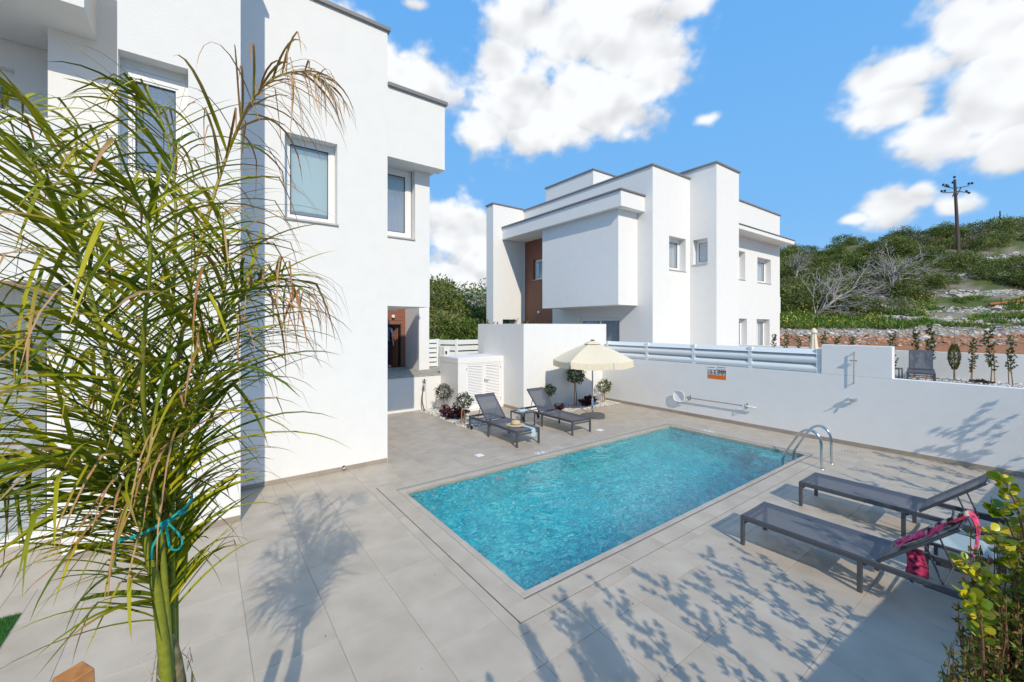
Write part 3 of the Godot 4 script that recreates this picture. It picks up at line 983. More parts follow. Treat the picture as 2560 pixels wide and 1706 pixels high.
func villa() -> void:
	var t := thing("white_villa", "white rendered villa on the left with a stepped front behind the palm", "house", Vector3(1.5, 0, -10))
	var s := ns()
	# main front with its window
	wall(s, 2, -7.48, .3, .40, 2.715, .0, 7.89, [[1.044, 1.841, 4.21, 5.60]])
	part(t, "front_wall", done(s), M.white)
	window(t, 2, -7.66, 1.044, 1.841, 4.235, 5.60, {"sill": .18, "hang": "blind", "drop": .86, "w": .075})
	# projecting block
	s = ns()
	wall(s, 2, -6.35, .3, -1.2, .385, 0, 8.2, [[-.764, -.145, 4.2, 5.595], [-1.3, -.77, 4.66, 8.3]])
	part(t, "block_front", done(s), M.white)
	part(t, "block_side", boxmesh(Vector3(.085, 0, -7.9), Vector3(.3845, 8.195, -6.651)), M.white)
	part(t, "block_end", boxmesh(Vector3(-1.199, 0, -7.24), Vector3(-.95, 2.94, -6.651)), M.white)
	window(t, 2, -6.54, -.763, -.146, 4.2, 5.50, {"hang": "curtain", "head": .0, "mat": M.blue_curtain, "w": .1})
	part(t, "window_jamb", boxmesh(Vector3(-.80, 4.661, -6.999), Vector3(-.773, 8.19, -6.652)), M.white)
	part(t, "window_head", boxmesh(Vector3(-.763, 5.501, -6.649), Vector3(-.146, 5.594, -6.53)), M.white)
	cap(t, Vector3(-.82, 8.2, -8.2), Vector3(.43, 8.27, -6.30))
	cap(t, Vector3(.44, 7.89, -8.2), Vector3(2.76, 7.96, -7.43))
	part(t, "roof", boxmesh(Vector3(-6, 7.5, -14.5), Vector3(2.6, 7.7, -7.79)), M.white)
	part(t, "main_side", boxmesh(Vector3(2.415, 0, -14.4), Vector3(2.713, 7.885, -7.781)), M.white)
	# corner box over the side window
	part(t, "corner_box", boxmesh(Vector3(2.716, 5.615, -7.76), Vector3(3.885, 6.90, -7.481)), M.white)
	part(t, "corner_roof", boxmesh(Vector3(2.716, 5.616, -13.9), Vector3(3.80, 5.72, -7.761)), M.white)
	cap(t, Vector3(2.717, 6.90, -7.81), Vector3(3.93, 6.97, -7.43))
	s = ns()
	wall(s, 2, -7.84, .3, 2.716, 3.725, 2.88, 5.614, [[2.6, 3.41, 4.21, 5.7]])
	part(t, "corner_wall", done(s), M.white)
	part(t, "side_wall", boxmesh(Vector3(3.45, 2.881, -13.9), Vector3(3.7245, 5.613, -8.141)), M.white)
	part(t, "porch_soffit", boxmesh(Vector3(2.716, 2.88, -13.9), Vector3(3.449, 3.1, -8.141)), M.white)
	window(t, 2, -8.0, 2.72, 3.39, 4.24, 5.614, {"sill": .16, "hang": "curtain", "head": .3, "mat": M.blue_curtain, "w": .1, "drip": .03})
	part(t, "blind_box", boxmesh(Vector3(2.75, 5.22, -8.12), Vector3(3.36, 5.55, -8.1)), M.blind)
	# recessed ground floor wall with the sliding door
	s = ns()
	wall(s, 2, -7.24, .3, -5.5, -.951, 0, 2.94, [[-3.6, -1.42, .04, 2.37]])
	part(t, "ground_wall", done(s), M.white)
	var d := ns()
	for e in [[-3.6, -3.52], [-2.56, -2.46], [-1.5, -1.42]]:
		bx(d, Vector3(e[0], .06, -7.36), Vector3(e[1], 2.37, -7.30), .004)
	bx(d, Vector3(-3.52, 2.29, -7.358), Vector3(-2.56, 2.37, -7.302), .004)
	bx(d, Vector3(-2.46, 2.29, -7.358), Vector3(-1.5, 2.37, -7.302), .004)
	bx(d, Vector3(-3.6, .04, -7.40), Vector3(-1.42, .059, -7.2), .004)
	var dr := part(t, "sliding_door", done(d), M.frame)
	part(dr, "pane", boxmesh(Vector3(-3.52, .06, -7.335), Vector3(-2.56, 2.289, -7.332)), M.glass)
	part(dr, "pane", boxmesh(Vector3(-2.46, .06, -7.335), Vector3(-1.5, 2.289, -7.332)), M.glass)
	var se := ns()
	bx(se, Vector3(-1.512, .06, -7.325), Vector3(-1.501, 2.289, -7.31))
	bx(se, Vector3(-2.459, .06, -7.325), Vector3(-2.448, 2.289, -7.31))
	part(dr, "seal", done(se), M.black)
	var cs := ns()
	cs.set_smooth_group(0)
	for i in 80:
		var ua := lerpf(-3.5, -1.52, i / 80.0)
		var ub := lerpf(-3.5, -1.52, (i + 1) / 80.0)
		q(cs, Vector3(ua, .07, -7.55 + .025 * sin(i * .8)), Vector3(ua, 2.35, -7.55 + .025 * sin(i * .8)), Vector3(ub, 2.35, -7.55 + .025 * sin((i + 1) * .8)), Vector3(ub, .07, -7.55 + .025 * sin((i + 1) * .8)))
	part(dr, "curtain", done(cs), M.grey_curtain)
	part(t, "door_sill", boxmesh(Vector3(-5.5, 0.0, -7.239), Vector3(-1.2005, .045, -7.12), .004), M.smooth_white)
	part(t, "back_room", boxmesh(Vector3(-5.4, 0, -9.2), Vector3(-1.0, 2.93, -9.1)), M.room)
	# balcony parapet, its recessed walls and the roof overhang above
	part(t, "balcony_parapet", boxmesh(Vector3(-5.5, 2.95, -6.60), Vector3(-1.201, 4.66, -6.351)), M.white)
	part(t, "balcony_floor", boxmesh(Vector3(-5.5, 2.941, -7.9), Vector3(-.77, 3.2, -6.655)), M.white)
	part(t, "balcony_wall", boxmesh(Vector3(-1.43, 3.201, -7.3), Vector3(-.771, 8.19, -7.0)), M.white)
	s = ns()
	wall(s, 2, -7.62, .25, -5.5, -1.431, 3.201, 7.5, [[-2.9, -1.83, 3.25, 5.6]])
	part(t, "balcony_back_wall", done(s), M.white)
	window(t, 2, -7.72, -2.9, -1.83, 3.26, 5.60, {"hang": "curtain", "mat": M.blue_curtain, "w": .09})
	part(t, "roof_overhang", boxmesh(Vector3(-5.5, 5.93, -7.61), Vector3(-1.03, 6.9, -6.351)), M.white)
	part(t, "block_inner", boxmesh(Vector3(-.769, 5.6, -6.99), Vector3(-.5, 8.19, -6.652)), M.white)
	# timber entrance wall with the open door, fin wall beside it
	s = ns()
	wall(s, 2, -14.1, .16, 2.72, 6.05, 1.046, 5.6, [[4.68, 5.596, 1.0, 2.558]])
	part(t, "timber_wall", done(s), M.wood)
	var ply := 1.05
	while ply < 3.3:
		var top := ply + .125
		if ply < 2.558:
			part(t, "plank", boxmesh(Vector3(5.6, ply + .002, -14.099), Vector3(6.049, minf(top, 5.6) - .002, -14.085), .002), M.wood)
		else:
			part(t, "plank", boxmesh(Vector3(3.2, ply + .002, -14.099), Vector3(6.049, top - .002, -14.085), .002), M.wood)
		ply = top
	var df := ns()
	bx(df, Vector3(5.555, 1.047, -14.2), Vector3(5.595, 2.556, -14.08), .003)
	bx(df, Vector3(4.68, 1.047, -14.2), Vector3(4.72, 2.556, -14.08), .003)
	bx(df, Vector3(4.721, 2.52, -14.2), Vector3(5.554, 2.556, -14.08), .003)
	part(t, "door_frame", done(df), M.dark)
	var leaf := ns()
	bar(leaf, Vector3(5.53, 1.79, -14.22), Vector3(5.16, 1.79, -15.0), .045, 1.48, .003)
	var dl := part(t, "entrance_door", done(leaf), M.wood)
	var hn := ns()
	tube(hn, [Vector3(5.12, 1.35, -14.9), Vector3(5.12, 2.1, -14.9)], .013, 8)
	tube(hn, [Vector3(5.12, 1.45, -14.9), Vector3(5.19, 1.45, -14.93)], .01, 6)
	tube(hn, [Vector3(5.12, 2.0, -14.9), Vector3(5.19, 2.0, -14.93)], .01, 6)
	part(dl, "pull_handle", done(hn), M.steel)
	part(t, "hall", boxmesh(Vector3(3.5, 1.02, -17), Vector3(6.6, 3.0, -16.9)), M.room)
	part(t, "hall_side", boxmesh(Vector3(5.75, 1.02, -16.9), Vector3(5.85, 3.0, -14.27)), M.room)
	part(t, "hall_ceiling", boxmesh(Vector3(3.5, 2.95, -16.9), Vector3(5.74, 3.05, -14.27)), M.room)
	part(t, "hall_wall", boxmesh(Vector3(3.5, 1.02, -16.9), Vector3(3.6, 2.94, -14.27)), M.room)
	part(t, "fin_wall", boxmesh(Vector3(5.753, 1.023, -14.08), Vector3(6.117, 5.6, -12.9), .004), M.white)
	var lm := ns()
	bx(lm, Vector3(5.245, 2.775, -14.09), Vector3(5.335, 2.875, -13.99), .006)
	var wl := part(t, "wall_lamp", done(lm), M.smooth_white)
	part(wl, "underside", boxmesh(Vector3(5.255, 2.755, -14.085), Vector3(5.325, 2.774, -14.0), .002), M.dark)
	# overflow pipe at the foot of the wall
	var p := ns()
	tube(p, [Vector3(1.93, .075, -7.479), Vector3(1.93, .075, -7.42)], .035, 18, false)
	tube(p, [Vector3(1.93, .075, -7.42), Vector3(1.93, .075, -7.479)], .029, 18, false)
	var pp := part(t, "overflow_pipe", done(p), M.smooth_white)
	var pi := ns()
	tube(pi, [Vector3(1.93, .075, -7.478), Vector3(1.93, .075, -7.475)], .029, 18)
	part(pp, "bore", done(pi), M.black)
	# skirting tiles along the walls
	var skirt := func(x0: float, x1: float, z: float):
		var x := x0
		while x < x1 - .02:
			var e := minf(x + .577, x1)
			part(t, "skirting_tile", boxmesh(Vector3(x + .0015, .001, z + .0006), Vector3(e - .0015, .075, z + .0105), .001), M.skirt)
			x = e
	skirt.call(.40, 2.715, -7.48)
	skirt.call(-1.2, .385, -6.35)

func neighbour() -> void:
	var t := thing("neighbour_villa", "white cubic villa beyond the pool wall with flat roof steps", "house", Vector3(17, .45, -13))
	var G := .45
	var s := ns()
	wall(s, 0, 13.6, .3, -17.24, -9.4, G, 8.54, [[-17.2, -15.0, 1.2, 6.9], [-13.25, -10.96, .5, 2.83]])
	part(t, "side_wall", done(s), M.white)
	s = ns()
	wall(s, 2, -9.4, .3, 13.901, 16.156, G, 8.54, [[14.677, 15.85, 4.69, 6.036]])
	part(t, "front_wall", done(s), M.white)
	window(t, 2, -9.68, 14.677, 15.85, 4.72, 6.036, {"sill": .28, "hang": "curtain", "mat": M.pale_curtain, "w": .12})
	cap(t, Vector3(13.55, 8.54, -18.1), Vector3(16.157, 8.61, -9.35))
	# stair tower
	s = ns()
	wall(s, 0, 16.157, .3, -10.4, -8.285, G, 8.88, [[-9.26, -8.64, 4.99, 6.01]])
	part(t, "tower_side", done(s), M.white)
	part(t, "tower", boxmesh(Vector3(16.458, G, -11), Vector3(18.0, 8.879, -8.286)), M.white)
	cap(t, Vector3(16.10, 8.88, -11.1), Vector3(18.05, 8.95, -8.23))
	window(t, 0, 16.41, -9.26, -8.64, 5.0, 6.01, {"sill": .25, "hang": "curtain", "mat": M.pale_curtain, "w": .09})
	# right wing
	s = ns()
	wall(s, 2, -9.41, .3, 18.001, 25.1, G, 8.44, [[19.2, 21.08, 4.7, 6.07], [22.4, 23.98, 4.68, 5.96], [19.2, 21.27, .5, 2.84], [22.32, 23.83, .5, 2.83]])
	part(t, "wing_wall", done(s), M.white)
	part(t, "wing_end", boxmesh(Vector3(24.8, G, -16), Vector3(25.099, 8.43, -9.711)), M.white)
	cap(t, Vector3(18.06, 8.44, -16), Vector3(25.15, 8.51, -9.36))
	window(t, 2, -9.68, 19.2, 21.08, 4.72, 6.07, {"sill": .27, "w": .12, "hang": "curtain", "mat": M.pale_curtain})
	window(t, 2, -9.68, 22.4, 23.98, 4.70, 5.96, {"sill": .27, "w": .12, "hang": "curtain", "mat": M.pale_curtain})
	window(t, 2, -9.68, 19.2, 21.27, .5, 2.84, {"w": .12, "mullion": true, "hang": "curtain", "mat": M.pale_curtain})
	window(t, 2, -9.68, 22.32, 23.83, .5, 2.83, {"w": .12, "mullion": true, "hang": "curtain", "mat": M.pale_curtain})
	part(t, "eave", boxmesh(Vector3(18.002, 6.77, -9.409), Vector3(25.0, 6.96, -8.68), .006), M.white)
	cap(t, Vector3(18.004, 6.961, -9.408), Vector3(25.04, 7.0, -8.64))
	part(t, "side_balcony", boxmesh(Vector3(25.101, 3.2, -12), Vector3(25.7, 4.1, -9.6)), M.white)
	# roof fittings
	part(t, "roof_unit", boxmesh(Vector3(18.3, 8.6, -10.6), Vector3(18.62, 9.2, -10.1), .02), M.slat_white)
	part(t, "roof", boxmesh(Vector3(13.9, 7.9, -17), Vector3(24.8, 8.1, -9.72)), M.white)
	# projecting first-floor box, canopy and pier
	part(t, "balcony_box", boxmesh(Vector3(12.45, 3.28, -14.42), Vector3(13.599, 6.868, -10.08), .006), M.white)
	part(t, "canopy", boxmesh(Vector3(12.2, 6.87, -17.7), Vector3(13.599, 7.45, -9.755), .006), M.white)
	cap(t, Vector3(12.14, 7.451, -17.75), Vector3(13.598, 7.51, -9.70))
	s = ns()
	wall(s, 2, -17.24, .62, 11.65, 13.599, G, 8.6, [[12.23, 13.1, .2, 2.82]])
	part(t, "pier", done(s), M.white)
	cap(t, Vector3(11.6, 8.601, -17.9), Vector3(13.54, 8.66, -17.19))
	# timber panel
	s = ns()
	wall(s, 0, 13.66, .2, -17.2, -15.0, 1.2, 6.9, [[-16.53, -15.5, 4.85, 5.89]])
	part(t, "timber_panel", done(s), M.wood)
	var ply := 2.0
	while ply < 6.85:
		for e in [[-17.19, -16.531], [-16.529, -15.01]]:
			if e[0] < -17.0 or ply > 5.89 or ply + .16 < 4.85:
				part(t, "plank", boxmesh(Vector3(13.642, ply + .003, e[0]), Vector3(13.659, ply + .157, e[1]), .003), M.wood)
		ply += .16
	window(t, 0, 13.8, -16.53, -15.5, 4.85, 5.89, {"sill": .16, "hang": "curtain", "mat": M.pale_curtain, "w": .09})
	var lm := part(t, "wall_lamp", boxmesh(Vector3(13.54, 3.12, -16.07), Vector3(13.659, 3.25, -15.95), .01), M.smooth_white)
	part(lm, "underside", boxmesh(Vector3(13.56, 3.10, -16.05), Vector3(13.65, 3.119, -15.97)), M.dark)
	window(t, 0, 13.75, -13.25, -10.96, .5, 2.83, {"w": .1, "mullion": true, "hang": "curtain", "mat": M.grey_curtain})
	# set-back roof room
	part(t, "roof_room", boxmesh(Vector3(15.0, 8.11, -17.08), Vector3(17.4, 9.96, -13.65)), M.white)
	cap(t, Vector3(14.95, 9.961, -17.13), Vector3(17.45, 10.03, -13.6))
	# plot of the neighbour
	struct("neighbour_terrace", boxmesh(Vector3(11.05, -1.6, -16.5), Vector3(28, .45, 6)), M.tile[1])

func gate_and_fence() -> void:
	var louvre := func(parent: Node3D, a: Vector3, b: Vector3, y0: float, y1: float, n: int, called: String):
		var d := (b - a).normalized()
		for p in [a, b]:
			var fr := ns()
			hull(fr, Transform3D(Basis(d, Vector3.UP, d.cross(Vector3.UP)), Vector3(p.x, (y0 + y1) / 2, p.z)), Vector3(.03, (y1 - y0) / 2, .03), .003)
			part(parent, "post", done(fr), M.slat_white)
		var step := (y1 - y0) / n
		for k in n:
			var sl := ns()
			var y := y0 + (k + .5) * step
			bar(sl, Vector3(a.x, y, a.z) + d * .032, Vector3(b.x, y, b.z) - d * .032, .022, step * .78, .003)
			part(parent, called, done(sl), M.slat_white)
	var g := thing("slatted_gate", "narrow white slatted gate at the end of the porch", "gate", Vector3(6.6, 1.02, -13.6))
	louvre.call(g, Vector3(6.40, 0, -13.6), Vector3(6.76, 0, -13.6), 1.03, 2.03, 6, "slat")
	var w := thing("gate_pillar", "short white pillar beside the slatted gate with a dark intercom", "pillar", Vector3(6.95, 1.02, -13.5))
	part(w, "pillar", boxmesh(Vector3(6.83, 1.018, -13.62), Vector3(7.05, 1.75, -13.2), .004), M.white)
	part(w, "intercom", boxmesh(Vector3(6.87, 1.5, -13.199), Vector3(6.93, 1.6, -13.17), .004), M.black)
	var f := thing("slatted_fence", "white slatted fence along the back of the plot beyond the cabinet", "fence", Vector3(8.2, 1.02, -13.9))
	louvre.call(f, Vector3(7.04, 0, -14.0), Vector3(7.42, 0, -13.4), 1.35, 2.0, 3, "slat")
	louvre.call(f, Vector3(7.45, 0, -13.4), Vector3(9.4, 0, -13.4), 1.35, 2.0, 3, "slat")
	part(f, "plinth", boxmesh(Vector3(7.06, .9, -14.05), Vector3(9.6, 1.345, -13.36)), M.white)
# ---------------------------------------------------------------- loungers, tables, parasol
# lounger in its own axes: foot at z = 0, head at z = 1.95 (towards +z), width along x, angle of the back in degrees
func lounger(called: String, label: String, group: String, at: Vector3, turn: float, back: float) -> Node3D:
	var t := thing(called, label, "sun lounger", at, turn, group)
	var w := .31
	var y := .31
	var L := 1.93
	var hz := 1.205
	for sx in [-1, 1]:
		var r := ns()
		bar(r, Vector3(sx * (w - .0175), y, .0), Vector3(sx * (w - .0175), y, L), .035, .05, .004)
		part(t, "side_rail", done(r), M.alu, false)
		for z in [.02, 1.075]:
			var g := ns()
			bx(g, Vector3(sx * w, 0.004, z - .02), Vector3(sx * (w - .038), y - .026, z + .02), .004)
			var leg := part(t, "leg", done(g), M.alu, false)
			var ft := ns()
			bx(ft, Vector3(sx * (w - .003), 0, z - .017), Vector3(sx * (w - .035), .0038, z + .017))
			part(leg, "foot_cap", done(ft), M.black, false)
		var rl := ns()
		bx(rl, Vector3(sx * w, .07, L - .06), Vector3(sx * (w - .038), y - .026, L - .02), .004)
		part(t, "leg", done(rl), M.alu, false)
		var wh := ns()
		tube(wh, [Vector3(sx * (w - .04), .05, L - .06), Vector3(sx * (w - .066), .05, L - .06)], .05, 20)
		part(t, "wheel", done(wh), M.black, false)
	var cr := ns()
	bar(cr, Vector3(-w + .036, y, .0175), Vector3(w - .036, y, .0175), .035, .045, .004)
	part(t, "cross_rail", done(cr), M.alu, false)
	cr = ns()
	bar(cr, Vector3(-w + .036, y, L - .02), Vector3(w - .036, y, L - .02), .035, .045, .004)
	part(t, "cross_rail", done(cr), M.alu, false)
	cr = ns()
	bar(cr, Vector3(-w + .036, y - .04, 1.1), Vector3(w - .036, y - .04, 1.1), .03, .03, .004)
	part(t, "cross_rail", done(cr), M.alu, false)
	cr = ns()
	bar(cr, Vector3(-w + .036, y - .06, 0.03), Vector3(w - .036, y - .06, 0.03), .02, .03, .004)
	part(t, "cross_rail", done(cr), M.alu, false)
	# seat sling, sagging a little between the rails
	var sl := ns()
	sl.set_smooth_group(0)
	var nx := 10
	var nz := 16
	var S := func(i: int, j: int) -> Vector3:
		var u := float(i) / nx * 2.0 - 1.0
		var vv := float(j) / nz
		return Vector3(u * (w - .012), y + .029 - .02 * (1.0 - u * u) * (0.4 + .6 * sin(vv * PI)), lerpf(.004, hz - .015, vv))
	for i in nx:
		for j in nz:
			q(sl, S.call(i, j), S.call(i, j + 1), S.call(i + 1, j + 1), S.call(i + 1, j))
	part(t, "seat_sling", done(sl), M.weave, false)
	# backrest
	var a := deg_to_rad(back)
	var hinge := Vector3(0, y + .03, hz)
	var dir := Vector3(0, sin(a), cos(a))
	var nrm := Vector3(0, cos(a), -sin(a))
	var BL := .715
	var b := ns()
	for sx in [-1, 1]:
		bar(b, hinge + Vector3(sx * (w - .05), 0, 0), hinge + Vector3(sx * (w - .05), 0, 0) + dir * BL, .03, .026, .004, nrm)
	bar(b, hinge + dir * (BL - .012) - Vector3(w - .066, 0, 0), hinge + dir * (BL - .012) + Vector3(w - .066, 0, 0), .028, .024, .004, nrm)
	bar(b, hinge + dir * .02 - Vector3(w - .066, 0, 0), hinge + dir * .02 + Vector3(w - .066, 0, 0), .028, .024, .004, nrm)
	var br := part(t, "backrest", done(b), M.alu, false)
	var bs := ns()
	bs.set_smooth_group(0)
	var B := func(i: int, j: int) -> Vector3:
		var u := float(i) / nx * 2.0 - 1.0
		var vv := float(j) / nz
		return hinge + Vector3(u * (w - .035), 0, 0) + dir * lerpf(.005, BL - .002, vv) + nrm * (.016 - .018 * (1.0 - u * u) * sin(vv * PI))
	for i in nx:
		for j in nz:
			q(bs, B.call(i, j), B.call(i, j + 1), B.call(i + 1, j + 1), B.call(i + 1, j))
	part(br, "back_sling", done(bs), M.weave, false)
	var hm := ns()
	hm.set_smooth_group(0)
	for i in nx:
		var o := nrm * .003
		q(hm, B.call(i, nz - 2) + o, B.call(i, nz) + o, B.call(i + 1, nz) + o, B.call(i + 1, nz - 2) + o)
	part(br, "top_hem", done(hm), M.weave_edge, false)
	# prop stay, cross tube and toothed racks
	var st := ns()
	var top := hinge + dir * .40 - nrm * .02
	for sx in [-1, 1]:
		tube(st, [top + Vector3(sx * (w - .075), 0, 0), Vector3(sx * (w - .075), y - .01, 1.62)], .008, 8)
	tube(st, [Vector3(-w + .075, y - .01, 1.62), Vector3(w - .075, y - .01, 1.62)], .009, 8)
	part(t, "back_stay", done(st), M.alu, false)
	for sx in [-1, 1]:
		var rk := ns()
		bx(rk, Vector3(sx * (w - .036), y - .05, 1.5), Vector3(sx * (w - .042), y - .02, 1.86))
		for k in 5:
			var z := 1.53 + k * .065
			var x0: float = sx * (w - .036)
			var x1: float = sx * (w - .042)
			q(rk, Vector3(x0, y - .02, z), Vector3(x0, y + .018, z + .035), Vector3(x0, y - .008, z + .028), Vector3(x0, y - .02, z + .05))
			q(rk, Vector3(x1, y - .02, z), Vector3(x1, y + .018, z + .035), Vector3(x1, y - .008, z + .028), Vector3(x1, y - .02, z + .05))
		part(t, "rack", done(rk), M.alu, false)
	var ex := ns()
	tube(ex, curve([Vector3(-w + .04, y - .03, 1.42), Vector3(-w + .1, y - .07, 1.42), Vector3(0, y - .08, 1.42), Vector3(w - .1, y - .07, 1.42), Vector3(w - .04, y - .03, 1.42)], 20), .012, 8)
	part(t, "rear_brace", done(ex), M.alu, false)
	return t

func side_table(label: String, at: Vector3, top_mat: Material, w := .45) -> void:
	var t := thing("side_table", label, "table", at)
	var h := .36
	var e := w / 2
	for sx in [-1, 1]:
		for sz in [-1, 1]:
			var g := ns()
			bx(g, Vector3(sx * e, 0, sz * e), Vector3(sx * (e - .03), h - .031, sz * (e - .03)), .003)
			part(t, "leg", done(g), M.alu, false)
	var f := ns()
	for s in [-1, 1]:
		bx(f, Vector3(-e, h - .03, s * e), Vector3(e, h, s * (e - .03)), .003)
		bx(f, Vector3(s * e, h - .0305, -e + .031), Vector3(s * (e - .03), h - .0005, e - .031), .003)
	part(t, "top_frame", done(f), M.alu, false)
	part(t, "table_top", boxmesh(Vector3(-e + .031, h - .012, -e + .031), Vector3(e - .031, h - .003, e - .031), .002), top_mat, false)

func parasol() -> void:
	var at := Vector3(8.85, 0, -8.08)
	var t := thing("parasol", "open cream parasol on a grey half-round base", "parasol", at)
	# base: rounded half-moon plate pointing to the pool
	var b := ns()
	var ring := []
	for k in 33:
		var a := TAU * k / 32
		var r := .33 * (1.0 + .12 * cos(3.0 * a + .6))
		ring.append(Vector3(cos(a) * r - .22, 0, sin(a) * r + .26))
	for k in 32:
		var p0: Vector3 = ring[k]
		var p1: Vector3 = ring[k + 1]
		var c := Vector3(-.22, 0, .26)
		var hi := Vector3(0, .045, 0)
		var m0 := c + (p0 - c) * .94 + Vector3(0, .06, 0)
		var m1 := c + (p1 - c) * .94 + Vector3(0, .06, 0)
		q(b, p0 + Vector3(0, .004, 0), p0 + hi, p1 + hi, p1 + Vector3(0, .004, 0))
		q(b, p0 + hi, m0, m1, p1 + hi)
		tri(b, m0, c + Vector3(0, .068, 0), m1)
	part(t, "base", done(b), M.base_grey, false)
	var po := ns()
	tube(po, [Vector3(-.05, .05, .06), Vector3(0, 2.06, 0)].map(func(p): return Vector3(0, p.y, 0) if p.y > 1 else Vector3(0, .05, 0)), .019, 14)
	part(t, "pole", done(po), M.pole, false)
	var sv := ns()
	tube(sv, [Vector3(0, .05, 0), Vector3(0, .42, 0), Vector3(0, .43, 0)], [.03, .03, .024], 16)
	var sleeve := part(t, "base_sleeve", done(sv), M.steel, false)
	var kn := ns()
	tube(kn, [Vector3(.025, .38, 0), Vector3(.065, .38, 0)], [.018, .02], 10)
	part(sleeve, "knob", done(kn), M.black, false)
	# canopy of six panels with a valance and a vent cap
	var R := 1.12
	var y0 := 1.53
	var y1 := 1.99
	var off := deg_to_rad(36.6 + 12)
	for k in 6:
		var a0 := off + TAU * k / 6
		var a1 := off + TAU * (k + 1) / 6
		var s := ns()
		s.set_smooth_group(0)
		var n := 8
		var F := func(i: int, j: int) -> Vector3:
			var u := float(i) / n
			var vv := float(j) / n
			var e0 := Vector3(cos(a0), 0, sin(a0))
			var e1 := Vector3(cos(a1), 0, sin(a1))
			var r := lerpf(.17, R, vv)
			var p := (e0.lerp(e1, u)) * r
			var sag := sin(u * PI) * vv * .035
			p.y = lerpf(y1, y0, vv) + .05 * sin(vv * PI) * .6 - sag
			return p
		for i in n:
			for j in n:
				q(s, F.call(i, j), F.call(i, j + 1), F.call(i + 1, j + 1), F.call(i + 1, j))
		var pan := part(t, "canopy_panel", done(s), M.canvas, false)
		var vs := ns()
		vs.set_smooth_group(0)
		var m := 20
		var Wv := func(i: int, d: float) -> Vector3:
			var u := lerpf(.015, .985, float(i) / m)
			var p: Vector3 = Vector3(cos(a0), 0, sin(a0)).lerp(Vector3(cos(a1), 0, sin(a1)), u) * R
			p.y = y0 - sin(u * PI) * .035
			var o := Vector3(cos((a0 + a1) / 2), 0, sin((a0 + a1) / 2))
			return p + o * (.006 * sin(i * 1.7 + k) * d + .012 * d) + Vector3(0, -.165 * d + .006 * sin(i * 2.1), 0)
		for i in m:
			for j in 3:
				q(vs, Wv.call(i, j / 3.0), Wv.call(i, (j + 1) / 3.0), Wv.call(i + 1, (j + 1) / 3.0), Wv.call(i + 1, j / 3.0))
		part(pan, "valance", done(vs), M.canvas, false)
		var cs := ns()
		cs.set_smooth_group(0)
		for j in 4:
			var C0 := func(a: float, vv: float) -> Vector3:
				return Vector3(cos(a) * lerpf(.03, .26, vv), lerpf(2.075, 1.985, vv) + .012 * sin(vv * PI), sin(a) * lerpf(.03, .26, vv))
			q(cs, C0.call(a0, j / 4.0), C0.call(a0, (j + 1) / 4.0), C0.call(a1, (j + 1) / 4.0), C0.call(a1, j / 4.0))
		part(t, "vent_panel", done(cs), M.canvas, false)
		var rb := ns()
		bar(rb, Vector3(cos(a0) * .04, y1 + .005, sin(a0) * .04), Vector3(cos(a0) * (R - .01), y0 + .0, sin(a0) * (R - .01)) , .012, .016, .002)
		var rib := part(t, "rib", done(rb), M.pole, false)
		var sb := ns()
		bar(sb, Vector3(cos(a0) * .03, 1.62, sin(a0) * .03), Vector3(cos(a0) * .62, 1.75, sin(a0) * .62), .01, .012, .002)
		part(rib, "strut", done(sb), M.pole, false)
	var hb := ns()
	lathe(hb, Vector3(0, 1.6, 0), [[.0, .0], [.035, .0], [.035, .05], [.02, .06]], 12)
	part(t, "runner", done(hb), M.dark, false)
	var fn := ns()
	lathe(fn, Vector3(0, 2.07, 0), [[.055, .0], [.06, .02], [.045, .035], [.0, .04]], 16)
	part(t, "finial", done(fn), M.base_grey, false)

